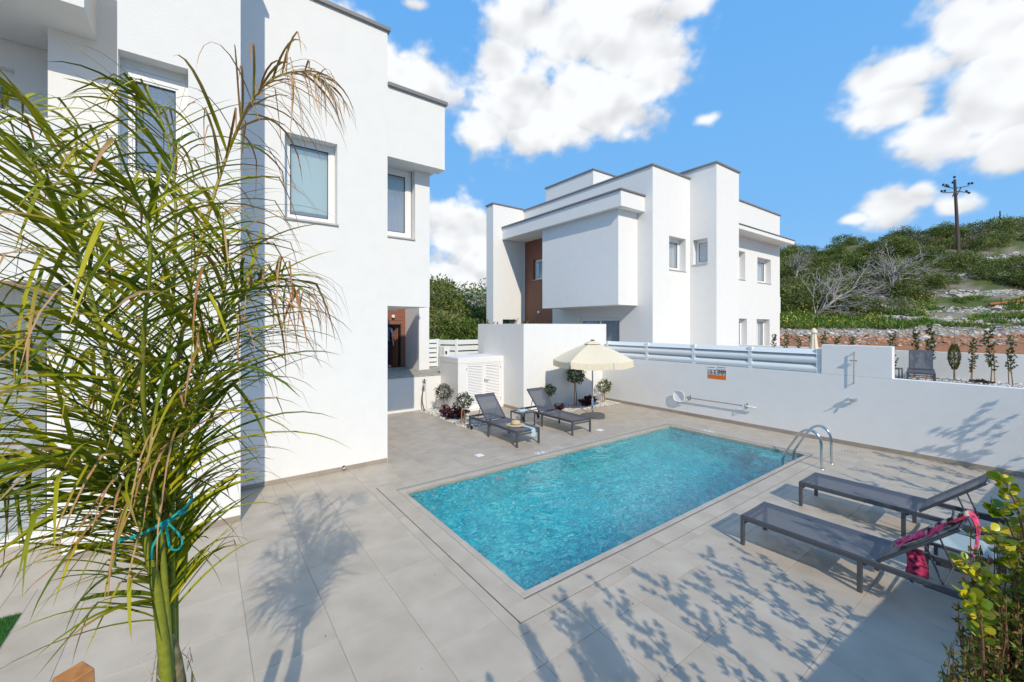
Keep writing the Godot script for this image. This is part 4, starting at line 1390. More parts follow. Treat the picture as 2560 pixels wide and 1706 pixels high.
func small_things() -> void:
	# straw hat and a blue towel on the near far-side lounger
	var h := thing("straw_hat", "round straw sun hat lying on the grey lounger", "hat", Vector3(5.46, .332, -7.2))
	var s := ns()
	lathe(s, Vector3.ZERO, [[.205, .012], [.2, .004], [.17, .008], [.12, .012], [.103, .02], [.1, .075], [.085, .1], [.045, .112], [.0, .113]], 32)
	part(h, "crown_and_brim", done(s), M.straw, false)
	var bnd := ns()
	lathe(bnd, Vector3.ZERO, [[.106, .021], [.1055, .05]], 32)
	part(h, "hat_band", done(bnd), M.hat_band, false)
	var tw := thing("blue_towel", "thin turquoise cloth draped over the edge of the lounger beside the hat", "towel", Vector3(5.62, .335, -7.0))
	s = ns()
	s.set_smooth_group(0)
	var cloth := func(st: SurfaceTool, pts: Array, half: Vector3, wave: float):
		var c := curve(pts, 22)
		for i in 21:
			for j in 6:
				var f := func(a: int, b: int) -> Vector3:
					var u := b / 6.0 * 2.0 - 1.0
					return c[a] + half * u * (1.0 + .15 * sin(a * .7)) + Vector3(0, wave * sin(u * 5.0 + a * .5), wave * cos(a * .9 + u * 3.0))
				q(st, f.call(i, j), f.call(i + 1, j), f.call(i + 1, j + 1), f.call(i, j + 1))
	cloth.call(s, [Vector3(5.48, .342, -7.22), Vector3(5.53, .345, -7.08), Vector3(5.55, .345, -6.9), Vector3(5.56, .345, -6.78), Vector3(5.56, .31, -6.725), Vector3(5.56, .25, -6.72), Vector3(5.565, .18, -6.717)], Vector3(.045, 0, .02), .006)
	part(tw, "cloth", done(s), M.towel)
	# magazines on the far table
	var mg := thing("magazine", "bright blue magazine on the small table between the loungers", "magazine", Vector3(6.4, .362, -8.2), .5)
	part(mg, "pages", boxmesh(Vector3(-.14, 0, -.1), Vector3(.14, .008, .1), .001), M.smooth_white, false)
	part(mg, "cover", boxmesh(Vector3(-.141, .0082, -.101), Vector3(.141, .0092, .101)), M.mag, false)
	var mg2 := thing("magazine", "open pale magazine lying partly over the blue one", "magazine", Vector3(6.46, .373, -8.22), -.3)
	part(mg2, "pages", boxmesh(Vector3(-.12, 0, -.09), Vector3(.12, .006, .09), .001), M.mag2, false)
	# pink scarf on the near lounger's back
	var sc := thing("pink_scarf", "pink and zebra striped scarf draped over the lounger backrest", "scarf", Vector3(5.24, .55, -.75))
	var P := ns()
	P.set_smooth_group(0)
	var hz := -1.045
	var a := deg_to_rad(44.0)
	var spine := []
	# up the sling, over the top bar, hanging behind
	for k in 9:
		var d := .12 + k / 8.0 * .62
		spine.append(Vector3(5.12 + k * .012, .355 + sin(a) * d + .03, hz + cos(a) * d))
	spine += [Vector3(5.24, .86, -.49), Vector3(5.25, .78, -.465), Vector3(5.27, .66, -.47), Vector3(5.28, .53, -.49)]
	var c := curve(spine, 46)
	rng.seed = 12
	var nf := FastNoiseLite.new()
	nf.seed = 6
	nf.frequency = 5.0
	for i in 45:
		for j in 14:
			var f := func(ai: int, b: int) -> Array:
				var u := b / 14.0 * 2.0 - 1.0
				var wdt := .075 + .02 * sin(ai * .35)
				var p: Vector3 = c[ai] + Vector3(u * wdt, .018 * sin(u * 6.0 + ai * .3) + .02 * (1 - u * u), .01 * cos(u * 7.0 + ai * .4))
				var st := sin(ai * 1.45 + nf.get_noise_2d(u * .3, ai * .06) * 3.0 + u)
				var zebra := ai > 12 and ai < 31 and absf(u) < .7
				var col := Color(.66, .05, .16)
				if zebra: col = Color(.02, .015, .015) if st > 0.0 else Color(.6, .5, .42)
				elif nf.get_noise_2d(u * 2.2, ai * .2) > .2: col = Color(.09, .01, .03)
				elif nf.get_noise_2d(u * 1.3 + 9.0, ai * .11) > .25: col = Color(.6, .16, .28)
				return [p, col]
			var va: Array = f.call(i, j)
			var vb: Array = f.call(i + 1, j)
			var vc: Array = f.call(i + 1, j + 1)
			var vd: Array = f.call(i, j + 1)
			for w in [va, vb, vc, va, vc, vd]:
				P.set_color(w[1])
				P.add_vertex(w[0])
	part(sc, "drape", done(P), M.vcol)
	var tl := ns()
	tl.set_smooth_group(0)
	var tc := curve([Vector3(5.12, .50, -.84), Vector3(5.1, .42, -.82), Vector3(5.09, .36, -.81), Vector3(5.08, .28, -.815)], 14)
	for i in 13:
		for j in 6:
			var f := func(ai: int, b: int) -> Array:
				var u := b / 6.0 * 2.0 - 1.0
				return [tc[ai] + Vector3(u * .02, 0, u * (.055 + .02 * ai / 13.0)) + Vector3(.01 * sin(u * 5.0), 0, 0), Color(.64, .05, .14) if nf.get_noise_2d(u * 2.5, ai * .9) < .12 else Color(.1, .01, .04)]
			var va: Array = f.call(i, j)
			var vb: Array = f.call(i + 1, j)
			var vc: Array = f.call(i + 1, j + 1)
			var vd: Array = f.call(i, j + 1)
			for w in [va, vb, vc, va, vc, vd]:
				tl.set_color(w[1])
				tl.add_vertex(w[0])
	part(sc, "hanging_end", done(tl), M.vcol)
	# garden tap post with a hose at the low wall
	var hp := thing("garden_hose", "dark garden hose hanging from a tap on the low white wall", "hose", Vector3(5.18, 0, -11.3))
	var hs := ns()
	tube(hs, curve([Vector3(5.2, .74, -11.34), Vector3(5.17, .66, -11.3), Vector3(5.13, .5, -11.28), Vector3(5.12, .3, -11.27), Vector3(5.15, .12, -11.25), Vector3(5.18, .03, -11.22)], 24), .018, 8)
	part(hp, "hose", done(hs), M.base_grey)
	hs = ns()
	tube(hs, [Vector3(5.21, .68, -11.36), Vector3(5.22, .80, -11.36)], [.045, .04], 12)
	part(hp, "connector", done(hs), M.sill)
	hs = ns()
	tube(hs, [Vector3(5.25, .83, -11.49), Vector3(5.25, .84, -11.38), Vector3(5.25, .78, -11.34)], .014, 8)
	tube(hs, [Vector3(5.19, .9, -11.4), Vector3(5.31, .88, -11.4)], .012, 6)
	tube(hs, [Vector3(5.25, .84, -11.4), Vector3(5.25, .93, -11.4)], .012, 6)
	part(hp, "tap", done(hs), M.dark)
	hs = ns()
	tube(hs, curve([Vector3(5.3, .78, -11.44), Vector3(5.33, .4, -11.45), Vector3(5.34, .02, -11.42)], 10), .004, 5)
	part(hp, "wire", done(hs), M.sill)
	# garden spotlights
	var spots := [[Vector3(5.42, .05, -10.25), "small black garden spotlight among the purple plants by the cabinet"], [Vector3(8.35, .05, -8.98), "small black garden spotlight beside the tall clipped tree by the parasol"]]
	for e in spots:
		var g := thing("garden_spotlight", e[1], "spotlight", e[0], 0.0, "garden spotlights in the pebble beds")
		var b := ns()
		tube(b, [Vector3(0, 0, 0), Vector3(0, .09, 0)], .01, 8)
		part(g, "spike", done(b), M.black, false)
		b = ns()
		tube(b, [Vector3(.04, .1, -.05), Vector3(-.03, .15, .04)], [.04, .055], 14)
		part(g, "head", done(b), M.black, false)

# ---------------------------------------------------------------- a person standing in the open doorway
func person() -> void:
	var at := Vector3(5.13, 1.046, -14.3)
	var t := thing("person", "person in a blue shirt, dark jeans and white shoes at the timber door", "person", at)
	var J := []   # capsules: a, b, ra, rb
	var cap_ := func(a: Vector3, b: Vector3, ra: float, rb: float): J.append([a, b, ra, rb])
	for sx in [-1.0, 1.0]:
		cap_.call(Vector3(.09 * sx, .86, 0), Vector3(.1 * sx, .47, .02 * sx), .085, .058)
		cap_.call(Vector3(.1 * sx, .47, .02 * sx), Vector3(.1 * sx, .09, -.03 + .02 * sx), .056, .04)
		cap_.call(Vector3(.1 * sx, .045, -.06 + .02 * sx), Vector3(.11 * sx, .035, .11 + .02 * sx), .042, .034)
		cap_.call(Vector3(.18 * sx, 1.38, 0), Vector3(.24 * sx, 1.1, -.03), .05, .042)
		cap_.call(Vector3(.24 * sx, 1.1, -.03), Vector3(.23 * sx, .87, .08), .038, .027)
		cap_.call(Vector3(.23 * sx, .87, .08), Vector3(.225 * sx, .79, .11), .032, .034)
		for fg in 4: cap_.call(Vector3(.225 * sx, .79, .09 + fg * .017), Vector3(.222 * sx, .73 + .006 * absf(fg - 1.5), .105 + fg * .014), .0095, .008)
		cap_.call(Vector3(.215 * sx, .82, .13), Vector3(.2 * sx, .77, .15), .011, .009)
	cap_.call(Vector3(0, .88, 0), Vector3(0, 1.08, 0), .12, .115)
	cap_.call(Vector3(-.05, .9, 0), Vector3(.05, .9, 0), .11, .11)
	cap_.call(Vector3(0, 1.08, 0), Vector3(0, 1.28, .01), .125, .13)
	cap_.call(Vector3(-.12, 1.36, 0), Vector3(.12, 1.36, 0), .075, .075)
	cap_.call(Vector3(0, 1.4, 0), Vector3(0, 1.52, .02), .06, .055)
	cap_.call(Vector3(0, 1.58, .03), Vector3(0, 1.66, .015), .075, .085)
	cap_.call(Vector3(0, 1.595, .1), Vector3(0, 1.615, .1), .012, .01)
	var field := func(p: Vector3) -> float:
		var d := 1e3
		for c in J:
			var ab: Vector3 = c[1] - c[0]
			var h := clampf((p - c[0]).dot(ab) / ab.length_squared(), 0.0, 1.0)
			var e: float = (p - c[0] - ab * h).length() - lerpf(c[2], c[3], h)
			var k := .025
			var m := clampf(.5 + .5 * (d - e) / k, 0.0, 1.0)
			d = lerpf(d, e, m) - k * m * (1.0 - m)
		return d
	var cs := .022
	var lo := Vector3(-.34, -.02, -.2)
	var n := Vector3i(31, 82, 20)
	var vals := PackedFloat32Array()
	vals.resize(n.x * n.y * n.z)
	var ix := func(i: int, j: int, k: int) -> int: return (k * n.y + j) * n.x + i
	for k in n.z:
		for j in n.y:
			for i in n.x:
				vals[ix.call(i, j, k)] = field.call(lo + Vector3(i, j, k) * cs)
	var vert := {}
	var st := ns()
	st.set_smooth_group(0)
	for k in n.z - 1:
		for j in n.y - 1:
			for i in n.x - 1:
				var sum := Vector3.ZERO
				var cnt := 0
				for e in [[0,1],[2,3],[4,5],[6,7],[0,2],[1,3],[4,6],[5,7],[0,4],[1,5],[2,6],[3,7]]:
					var p0 := Vector3(e[0] & 1, (e[0] >> 1) & 1, e[0] >> 2)
					var p1 := Vector3(e[1] & 1, (e[1] >> 1) & 1, e[1] >> 2)
					var v0: float = vals[ix.call(i + int(p0.x), j + int(p0.y), k + int(p0.z))]
					var v1: float = vals[ix.call(i + int(p1.x), j + int(p1.y), k + int(p1.z))]
					if (v0 < 0) != (v1 < 0):
						sum += p0.lerp(p1, v0 / (v0 - v1))
						cnt += 1
				if cnt: vert[Vector3i(i, j, k)] = lo + (Vector3(i, j, k) + sum / cnt) * cs
	var put := func(p: Vector3):
		var c := Color(.12, .17, .3)
		if p.y < .075: c = Color(.7, .7, .68)
		elif p.y < .93 and absf(p.x) < .2: c = Color(.02, .026, .045)
		elif p.y > 1.6 and (p.z < .06 or p.y > 1.68): c = Color(.02, .014, .01)
		elif p.y > 1.46 or (absf(p.x) > .19 and p.y < 1.12): c = Color(.45, .27, .19)
		st.set_color(c)
		st.add_vertex(p)
	for cell in vert:
		for ax in 3:
			var d := Vector3i.ZERO
			d[ax] = 1
			var c2: Vector3i = cell + d
			if c2.x >= n.x or c2.y >= n.y or c2.z >= n.z: continue
			var v0: float = vals[ix.call(cell.x, cell.y, cell.z)]
			var v1: float = vals[ix.call(c2.x, c2.y, c2.z)]
			if (v0 < 0) == (v1 < 0): continue
			var u := Vector3i.ZERO
			var w := Vector3i.ZERO
			u[(ax + 1) % 3] = 1
			w[(ax + 2) % 3] = 1
			var cc := [cell, cell - u, cell - u - w, cell - w]
			if not (vert.has(cc[1]) and vert.has(cc[2]) and vert.has(cc[3])): continue
			var order := [0, 1, 2, 0, 2, 3] if v0 < 0 else [0, 2, 1, 0, 3, 2]
			for o in order: put.call(vert[cc[o]])
	part(t, "body", done(st), M.vcol, false)
# ---------------------------------------------------------------- leaves
# arrays for one mesh of many leaves
class Leaves:
	var v := PackedVector3Array()
	var n := PackedVector3Array()
	var c := PackedColorArray()
	var i := PackedInt32Array()
	func leaf(p: Vector3, d: Vector3, up: Vector3, l: float, w: float, col: Color) -> void:
		var x := d.cross(up)
		if x.length_squared() < 1e-6: x = d.cross(Vector3.RIGHT)
		x = x.normalized() * w * .5
		var nn := x.cross(d).normalized()
		var b := v.size()
		v.append(p); v.append(p + d * l * .45 + x + nn * w * .12); v.append(p + d * l); v.append(p + d * l * .45 - x + nn * w * .12)
		for k in 4:
			n.append(nn); c.append(col)
		i.append_array([b, b + 2, b + 1, b, b + 3, b + 2])
	func mesh() -> ArrayMesh:
		var a := []
		a.resize(Mesh.ARRAY_MAX)
		a[Mesh.ARRAY_VERTEX] = v
		a[Mesh.ARRAY_NORMAL] = n
		a[Mesh.ARRAY_COLOR] = c
		a[Mesh.ARRAY_INDEX] = i
		var m := ArrayMesh.new()
		m.add_surface_from_arrays(Mesh.PRIMITIVE_TRIANGLES, a)
		return m

func rdir() -> Vector3:
	var z := rng.randf_range(-1, 1)
	var a := rng.randf() * TAU
	var r := sqrt(1 - z * z)
	return Vector3(r * cos(a), z, r * sin(a))

func vary(c: Color, k: float) -> Color:
	var f := rng.randf_range(1.0 - k, 1.0 + k)
	var h := rng.randf_range(-.18, .18) * k * 2.0
	return Color(c.r * f * (1 + h), c.g * f, c.b * f * (1 - h * .5))

# crown of clumps: leaves spread on shells round clump centres
func crown(r: Vector3, clumps: int, per: int, leaf: float, wide: float, cols: Array, seed_: int, hollow := .55) -> ArrayMesh:
	rng.seed = seed_
	var L := Leaves.new()
	for k in clumps:
		var d := rdir()
		var cc := d * r * pow(rng.randf_range(hollow, 1.0), .6) * .8
		var cr := rng.randf_range(.22, .4) * minf(r.x, minf(r.y, r.z))
		var base: Color = cols[rng.randi() % cols.size()]
		for j in per:
			var e := rdir()
			var p := cc + e * cr * pow(rng.randf(), .4)
			var dd := (e + d * .6 + rdir() * .7 + Vector3(0, .25, 0)).normalized()
			L.leaf(p, dd, rdir(), leaf * rng.randf_range(.6, 1.3), leaf * wide * rng.randf_range(.7, 1.2), vary(base, .35))
	return L.mesh()

# clipped standard: stem and ball
func standard(label: String, at: Vector3, h: float, r: float, cols: Array, leaf: float, wide: float, n: int, stake: bool, seed_: int) -> void:
	var t := thing("standard_tree", label, "tree", at, 0.0, "small clipped trees in the pebble beds")
	rng.seed = seed_
	var s := ns()
	var pts := [Vector3.ZERO, Vector3(.012, h * .3, .01), Vector3(-.008, h * .6, -.006), Vector3(0, h, 0)]
	tube(s, curve(pts, 10), [.017, .016, .015, .015, .014, .014, .013, .013, .012, .012], 8)
	for k in 7:
		var d := (rdir() + Vector3(0, .8, 0)).normalized()
		tube(s, [Vector3(0, h - r * .7, 0), Vector3(0, h - r * .5, 0) + d * r * .4, Vector3(0, h, 0) + d * r * .7], [.008, .005, .003], 5)
	part(t, "trunk", done(s), M.bark, false)
	var L := Leaves.new()
	for k in n:
		var d := rdir()
		var rr := r * pow(rng.randf_range(.25, 1.0), .4) * (1.0 + .14 * sin(d.x * 9.0 + d.y * 7.0) + .12 * sin(d.z * 11.0))
		var p := Vector3(0, h, 0) + d * rr * Vector3(1, .92, 1)
		var dd := (d + rdir() * .9 + Vector3(0, .3, 0)).normalized()
		L.leaf(p, dd, rdir(), leaf * rng.randf_range(.7, 1.25), leaf * wide * rng.randf_range(.8, 1.2), vary(cols[rng.randi() % cols.size()], .3))
	part(t, "crown", L.mesh(), M.leaf, false)
	if stake:
		var k := ns()
		tube(k, [Vector3(-.09, 0, .02), Vector3(-.085, h - r * .5, .02)], .014, 8)
		part(t, "stake", done(k), M.pine, false)

func low_plant(label: String, at: Vector3, r: Vector3, n: int, leaf: float, cols: Array, seed_: int) -> void:
	var t := thing("purple_plant", label, "plant", at, 0.0, "low purple plants in the pebble beds")
	rng.seed = seed_
	var s := ns()
	var L := Leaves.new()
	for k in 34:
		var d := (rdir() * Vector3(1, .4, 1) + Vector3(0, .75, 0)).normalized()
		var tip := d * r * rng.randf_range(.65, 1.1)
		tip.y = absf(tip.y)
		tube(s, [Vector3(d.x * .03, 0, d.z * .03), tip * .6 + Vector3(0, .02, 0), tip], [.005, .004, .002], 4, false)
		for j in n / 34:
			var u := rng.randf_range(.35, 1.05)
			var dd := (rdir() + d * .8).normalized()
			L.leaf(tip * u, dd, rdir(), leaf * rng.randf_range(.6, 1.3), leaf * .55, vary(cols[rng.randi() % cols.size()], .35))
	part(t, "stems", done(s), M.bark, false)
	part(t, "leaves", L.mesh(), M.leaf_gloss, false)

func rock_mesh(seed_: int, rough := .35) -> ArrayMesh:
	rng.seed = seed_
	var s := ns()
	var b := SphereMesh.new()
	b.radius = .5
	b.height = 1.0
	b.radial_segments = 7
	b.rings = 3
	var a := b.get_mesh_arrays()
	var vs: PackedVector3Array = a[Mesh.ARRAY_VERTEX]
	var memo := {}
	for i in vs.size():
		var k := Vector3i((vs[i] * 1000).round())
		if not memo.has(k): memo[k] = rng.randf_range(1 - rough, 1 + rough)
		vs[i] *= memo[k]
	for k in a[Mesh.ARRAY_INDEX]:
		s.add_vertex(vs[k])
	return done(s)

func scatter(called: String, label: String, mesh: Mesh, m: Material, xf: Array, cols: Array, cat := "", structure := false) -> MultiMeshInstance3D:
	var mm := MultiMesh.new()
	mm.transform_format = MultiMesh.TRANSFORM_3D
	mm.use_colors = true
	mm.mesh = mesh
	mm.instance_count = xf.size()
	for k in xf.size():
		mm.set_instance_transform(k, xf[k])
		mm.set_instance_color(k, cols[k])
	var o := MultiMeshInstance3D.new()
	o.name = numbered(called)
	o.multimesh = mm
	o.material_override = m
	add_child(o)
	tag(o, label, cat, "", "stuff")
	return o

func pebbles(label: String, poly: Array, y: float, n: int, seed_: int, dark := .06, size := .03) -> void:
	rng.seed = seed_
	var pk := PackedVector2Array()
	var lo := Vector2(1e9, 1e9)
	var hi := -lo
	for p in poly:
		pk.append(p)
		lo = lo.min(p)
		hi = hi.max(p)
	var xf := []
	var cols := []
	while xf.size() < n:
		var p := Vector2(rng.randf_range(lo.x, hi.x), rng.randf_range(lo.y, hi.y))
		if not Geometry2D.is_point_in_polygon(p, pk): continue
		var sc := size * rng.randf_range(.6, 1.35)
		var b := Basis.from_euler(Vector3(rng.randf() * TAU, rng.randf() * TAU, rng.randf() * TAU)).scaled(Vector3(sc, sc * .7, sc * rng.randf_range(.8, 1.3)))
		xf.append(Transform3D(b, Vector3(p.x, y + rng.randf_range(-.006, .016), p.y)))
		var g := rng.randf_range(.45, .8) if rng.randf() > dark else rng.randf_range(.1, .3)
		cols.append(Color(g, g * .97, g * .92))
	scatter("white_pebbles", label, rock_mesh(seed_ + 1, .16), M.pebble, xf, cols, "pebbles")

# ---------------------------------------------------------------- the palm in the foreground
func strap(pts: Array, w: float, cols: Array) -> Leaves:
	var L := Leaves.new()
	strap_into(L, pts, w, cols)
	return L

func strap_into(L: Leaves, pts: Array, w: float, cols: Array, roll := 0.0) -> void:
	var n := pts.size()
	var side := Vector3.ZERO
	for k in n:
		var d: Vector3 = (pts[mini(k + 1, n - 1)] - pts[maxi(k - 1, 0)]).normalized()
		if side == Vector3.ZERO:
			side = d.cross(Vector3.UP)
			if side.length() < .1: side = Vector3.RIGHT
			side = side.normalized().rotated(d, roll)
		side = (side - d * side.dot(d)).normalized()
		var u := float(k) / (n - 1)
		var ww := w * (minf(1.0, .45 + u * 3.0)) * pow(1.0 - u, .55)
		if k == n - 1: ww = w * .04
		var nn := side.cross(d)
		var b := L.v.size()
		var fold := nn * ww * .22
		for e in [-1, 0, 1]:
			L.v.append(pts[k] + side * ww * .5 * e + (fold if e != 0 else Vector3.ZERO))
			L.n.append((nn + side * e * -.35).normalized())
			L.c.append(cols[k])
		if k > 0:
			for e in 2:
				var a := b - 3 + e
				L.i.append_array([a, b + e + 1, a + 1, a, b + e, b + e + 1])

func palm() -> void:
	var base := Vector3(-.065, 0, -1.61)
	var t := thing("palm_tree", "young feather palm tied with turquoise twine in the left foreground", "palm", base)
	rng.seed = 99
	# stem: tapering shaft of old leaf bases
	var s := ns()
	var tp := [Vector3(-.065, 0, -1.61), Vector3(-.066, .4, -1.61), Vector3(-.067, .9, -1.612), Vector3(-.072, 1.3, -1.61), Vector3(-.085, 1.58, -1.6)]
	tube(s, curve(tp, 20), [.07, .066, .062, .059, .057, .055, .053, .051, .049, .048, .047, .046, .045, .044, .042, .04, .036, .031, .024, .014], 14)
	var trunk := part(t, "trunk", done(s), M.palm_stem)
	for k in 14:
		var a := k * 2.4
		var y := .35 + k * .065
		var w := .06 - .012 * k / 14.0
		var sh := ns()
		sh.set_smooth_group(0)
		var tall := rng.randf_range(.16, .24)
		var g := rng.randf()
		for j in 6:
			for m in 5:
				var f := func(jj: int, mm: int) -> Vector3:
					var u := jj / 6.0
					var aa := a + (mm / 5.0 - .5) * lerpf(2.3, .5, u)
					var rr := w + .003 - .01 * u * u
					return Vector3(-.067 + cos(aa) * rr, y + tall * u, -1.612 + sin(aa) * rr)
				q(sh, f.call(j, m), f.call(j + 1, m), f.call(j + 1, m + 1), f.call(j, m + 1))
		part(trunk, "leaf_base", done(sh), M.palm_stem if g < .5 else M.sheath)
	# fibres where the sheaths tear
	var fb := ns()
	for k in 60:
		var a := rng.randf() * TAU
		var y := rng.randf_range(1.15, 1.52)
		var r := .052
		var p := Vector3(-.07 + cos(a) * r, y, -1.612 + sin(a) * r)
		tube(fb, [p, p + Vector3(rng.randf_range(-.03, .03), rng.randf_range(-.03, .05), rng.randf_range(-.03, .03)), p + Vector3(rng.randf_range(-.05, .05), rng.randf_range(-.09, .06), rng.randf_range(-.05, .05))], .0011, 3, false)
	part(trunk, "fibres", done(fb), M.fibre).set_meta("kind", "stuff")
	var F := {
"a": [Vector3(-0.082, 1.430, -1.556), Vector3(-0.104, 1.713, -1.561), Vector3(-0.142, 1.984, -1.564), Vector3(-0.172, 2.197, -1.561), Vector3(-0.210, 2.404, -1.565), Vector3(-0.255, 2.628, -1.586), Vector3(-0.307, 2.803, -1.624), Vector3(-0.389, 2.964, -1.710), Vector3(-0.502, 3.092, -1.844)],
"b": [Vector3(-0.068, 1.377, -1.621), Vector3(-0.080, 1.694, -1.655), Vector3(-0.089, 1.913, -1.686), Vector3(-0.076, 2.285, -1.751), Vector3(-0.032, 2.647, -1.793), Vector3(0.042, 3.010, -1.813), Vector3(0.120, 3.270, -1.805), Vector3(0.200, 3.415, -1.783), Vector3(0.306, 3.454, -1.716), Vector3(0.391, 3.396, -1.653)],
"c": [Vector3(-0.089, 1.464, -1.586), Vector3(-0.129, 1.773, -1.666), Vector3(-0.160, 1.922, -1.714), Vector3(-0.223, 2.117, -1.786), Vector3(-0.324, 2.294, -1.861), Vector3(-0.448, 2.431, -1.928), Vector3(-0.574, 2.485, -1.985)],
"d": [Vector3(-0.082, 1.413, -1.656), Vector3(-0.118, 1.807, -1.733), Vector3(-0.150, 2.000, -1.806), Vector3(-0.211, 2.349, -1.926), Vector3(-0.282, 2.731, -2.054), Vector3(-0.379, 3.055, -2.176), Vector3(-0.487, 3.288, -2.281), Vector3(-0.608, 3.407, -2.383)],
"e": [Vector3(-0.078, 1.396, -1.678), Vector3(-0.104, 1.857, -1.773), Vector3(-0.105, 2.272, -1.872), Vector3(-0.085, 2.673, -1.957), Vector3(-0.088, 3.044, -2.035), Vector3(-0.131, 3.295, -2.116), Vector3(-0.216, 3.425, -2.204)],
"g": [Vector3(-0.066, 1.421, -1.631), Vector3(-0.067, 1.818, -1.670), Vector3(-0.047, 2.147, -1.705), Vector3(0.016, 2.426, -1.708), Vector3(0.110, 2.601, -1.663), Vector3(0.204, 2.659, -1.593), Vector3(0.288, 2.599, -1.505)],
"h": [Vector3(-0.076, 1.464, -1.577), Vector3(-0.095, 1.845, -1.566), Vector3(-0.115, 2.029, -1.556), Vector3(-0.128, 2.264, -1.491), Vector3(-0.120, 2.488, -1.398), Vector3(-0.102, 2.656, -1.322), Vector3(-0.112, 2.776, -1.305), Vector3(-0.145, 2.837, -1.329)],
"i": [Vector3(-0.070, 1.438, -1.610), Vector3(-0.075, 1.778, -1.614), Vector3(-0.070, 2.010, -1.622), Vector3(-0.017, 2.265, -1.558), Vector3(0.034, 2.486, -1.495), Vector3(0.055, 2.690, -1.479), Vector3(0.035, 2.862, -1.519)],
"j": [Vector3(-0.087, 1.480, -1.560), Vector3(-0.117, 1.782, -1.583), Vector3(-0.150, 1.945, -1.607), Vector3(-0.206, 2.049, -1.599), Vector3(-0.293, 2.130, -1.588), Vector3(-0.380, 2.132, -1.603), Vector3(-0.460, 2.085, -1.638)],
}
	# per frond: leaflets a side, dryness, longest leaflet, rachis width
	var spec := {"a": [80, .03, .52, .016], "b": [84, .62, .46, .010], "c": [52, .03, .5, .009], "d": [70, .08, .48, .010], "e": [70, .1, .46, .009], "g": [60, .36, .46, .008], "h": [64, .14, .44, .010], "i": [66, .3, .46, .009], "j": [44, .02, .5, .008]}
	for key in F:
		var sp: Array = spec[key]
		var c := curve(F[key], 60)
		var rs := ns()
		var rad := []
		for k in 60: rad.append(lerpf(sp[3], .0022, pow(k / 59.0, .8)))
		tube(rs, c, rad, 8)
		var dry: float = sp[1]
		var fr := part(t, "frond", done(rs), M.rachis_dry if dry > .6 else M.rachis)
		var rest := Leaves.new()
		var made := 0
		for k in sp[0]:
			for sd in [-1, 1]:
				var u := lerpf(.1 if key in ["a", "c", "j", "g", "i"] else .2, .99, (k + rng.randf_range(-.3, .3)) / sp[0])
				u = clampf(u, .06, .99)
				var ci := clampi(int(u * 59), 1, 58)
				var p: Vector3 = c[ci].lerp(c[ci + 1], u * 59 - ci) if ci < 59 else c[ci]
				var d: Vector3 = (c[ci + 1] - c[ci - 1]).normalized()
				var side := d.cross(Vector3.UP)
				if side.length() < .25:
					side = d.cross(Vector3(.6, 0, .8))
				side = side.normalized()
				# leaflets leave in several planes
				side = side.rotated(d, rng.randf_range(-.75, .75)) * sd
				var low := clampf((u - .2) / .15, 0.0, 1.0)
				var out := (side * rng.randf_range(.75, 1.0) + d * rng.randf_range(.45, .95) + Vector3(0, .1, 0)).normalized()
				var ln: float = sp[2] * (.55 + .45 * sin(PI * pow(u, .8))) * rng.randf_range(.8, 1.15) * (.75 + .25 * low)
				if u > .85: ln *= lerpf(1.0, .45, (u - .85) / .15)
				var dr := clampf(dry + (u - .55) * (1.3 if dry > .3 else .25) + rng.randf_range(-.28, .28) + (.6 if rng.randf() < .07 else 0.0), 0.0, 1.0)
				var n := 9
				var pts := []
				var q0 := p
				var dir := out
				var fall := rng.randf_range(.03, .17) + dr * .24
				var kink := rng.randi_range(3, 7) if rng.randf() < .35 else 99
				var twist := rdir() * .05
				for j in n:
					pts.append(q0)
					dir = (dir + Vector3(0, -fall * (.35 + j * .17), 0) + twist).normalized()
					if j == kink: dir = (dir + Vector3(0, -1.5, 0) + rdir() * .25).normalized()
					q0 += dir * ln / (n - 1)
				var green := Color(.19, .22, .008).lerp(Color(.44, .4, .02), rng.randf())
				if rng.randf() < .25: green = Color(.1, .15, .012)
				var brown := Color(.36, .16, .065).lerp(Color(.52, .33, .18), rng.randf())
				var cols := []
				var edge := 1.15 - dr * 1.5 + rng.randf_range(-.15, .15)
				for j in n:
					var f := smoothstep(edge - .2, edge + .2, float(j) / (n - 1))
					var yel := Color(.34, .27, .025)
					cols.append(green.lerp(yel, clampf(f * 2.0, 0, 1)).lerp(brown, clampf(f * 2.0 - 1.0, 0, 1)))
				var w := rng.randf_range(.009, .021) * (1.0 - dr * .62)
				var roll := rng.randf_range(-.7, .7)
				if made < 33:
					made += 1
					var one := Leaves.new()
					strap_into(one, pts, w, cols, roll)
					part(fr, "leaflet", one.mesh(), M.leaf_palm)
				else:
					strap_into(rest, pts, w, cols, roll)
		var more := part(fr, "leaflets", rest.mesh(), M.leaf_palm)
		more.set_meta("kind", "stuff")
	# twine round the bundle with a bow
	var rp := thing("twine", "turquoise twine knotted round the palm fronds", "twine", Vector3(-.12, 1.93, -1.62))
	for k in 3:
		var ring := []
		for j in 33:
			var a := TAU * j / 32
			ring.append(Vector3(-.112 + cos(a) * .085, 1.92 + k * .009 + .012 * sin(a + k) + .024 * cos(a), -1.622 + sin(a) * .092))
		var w := ns()
		tube(w, ring, .0032, 6, false)
		part(rp, "loop", done(w), M.rope)
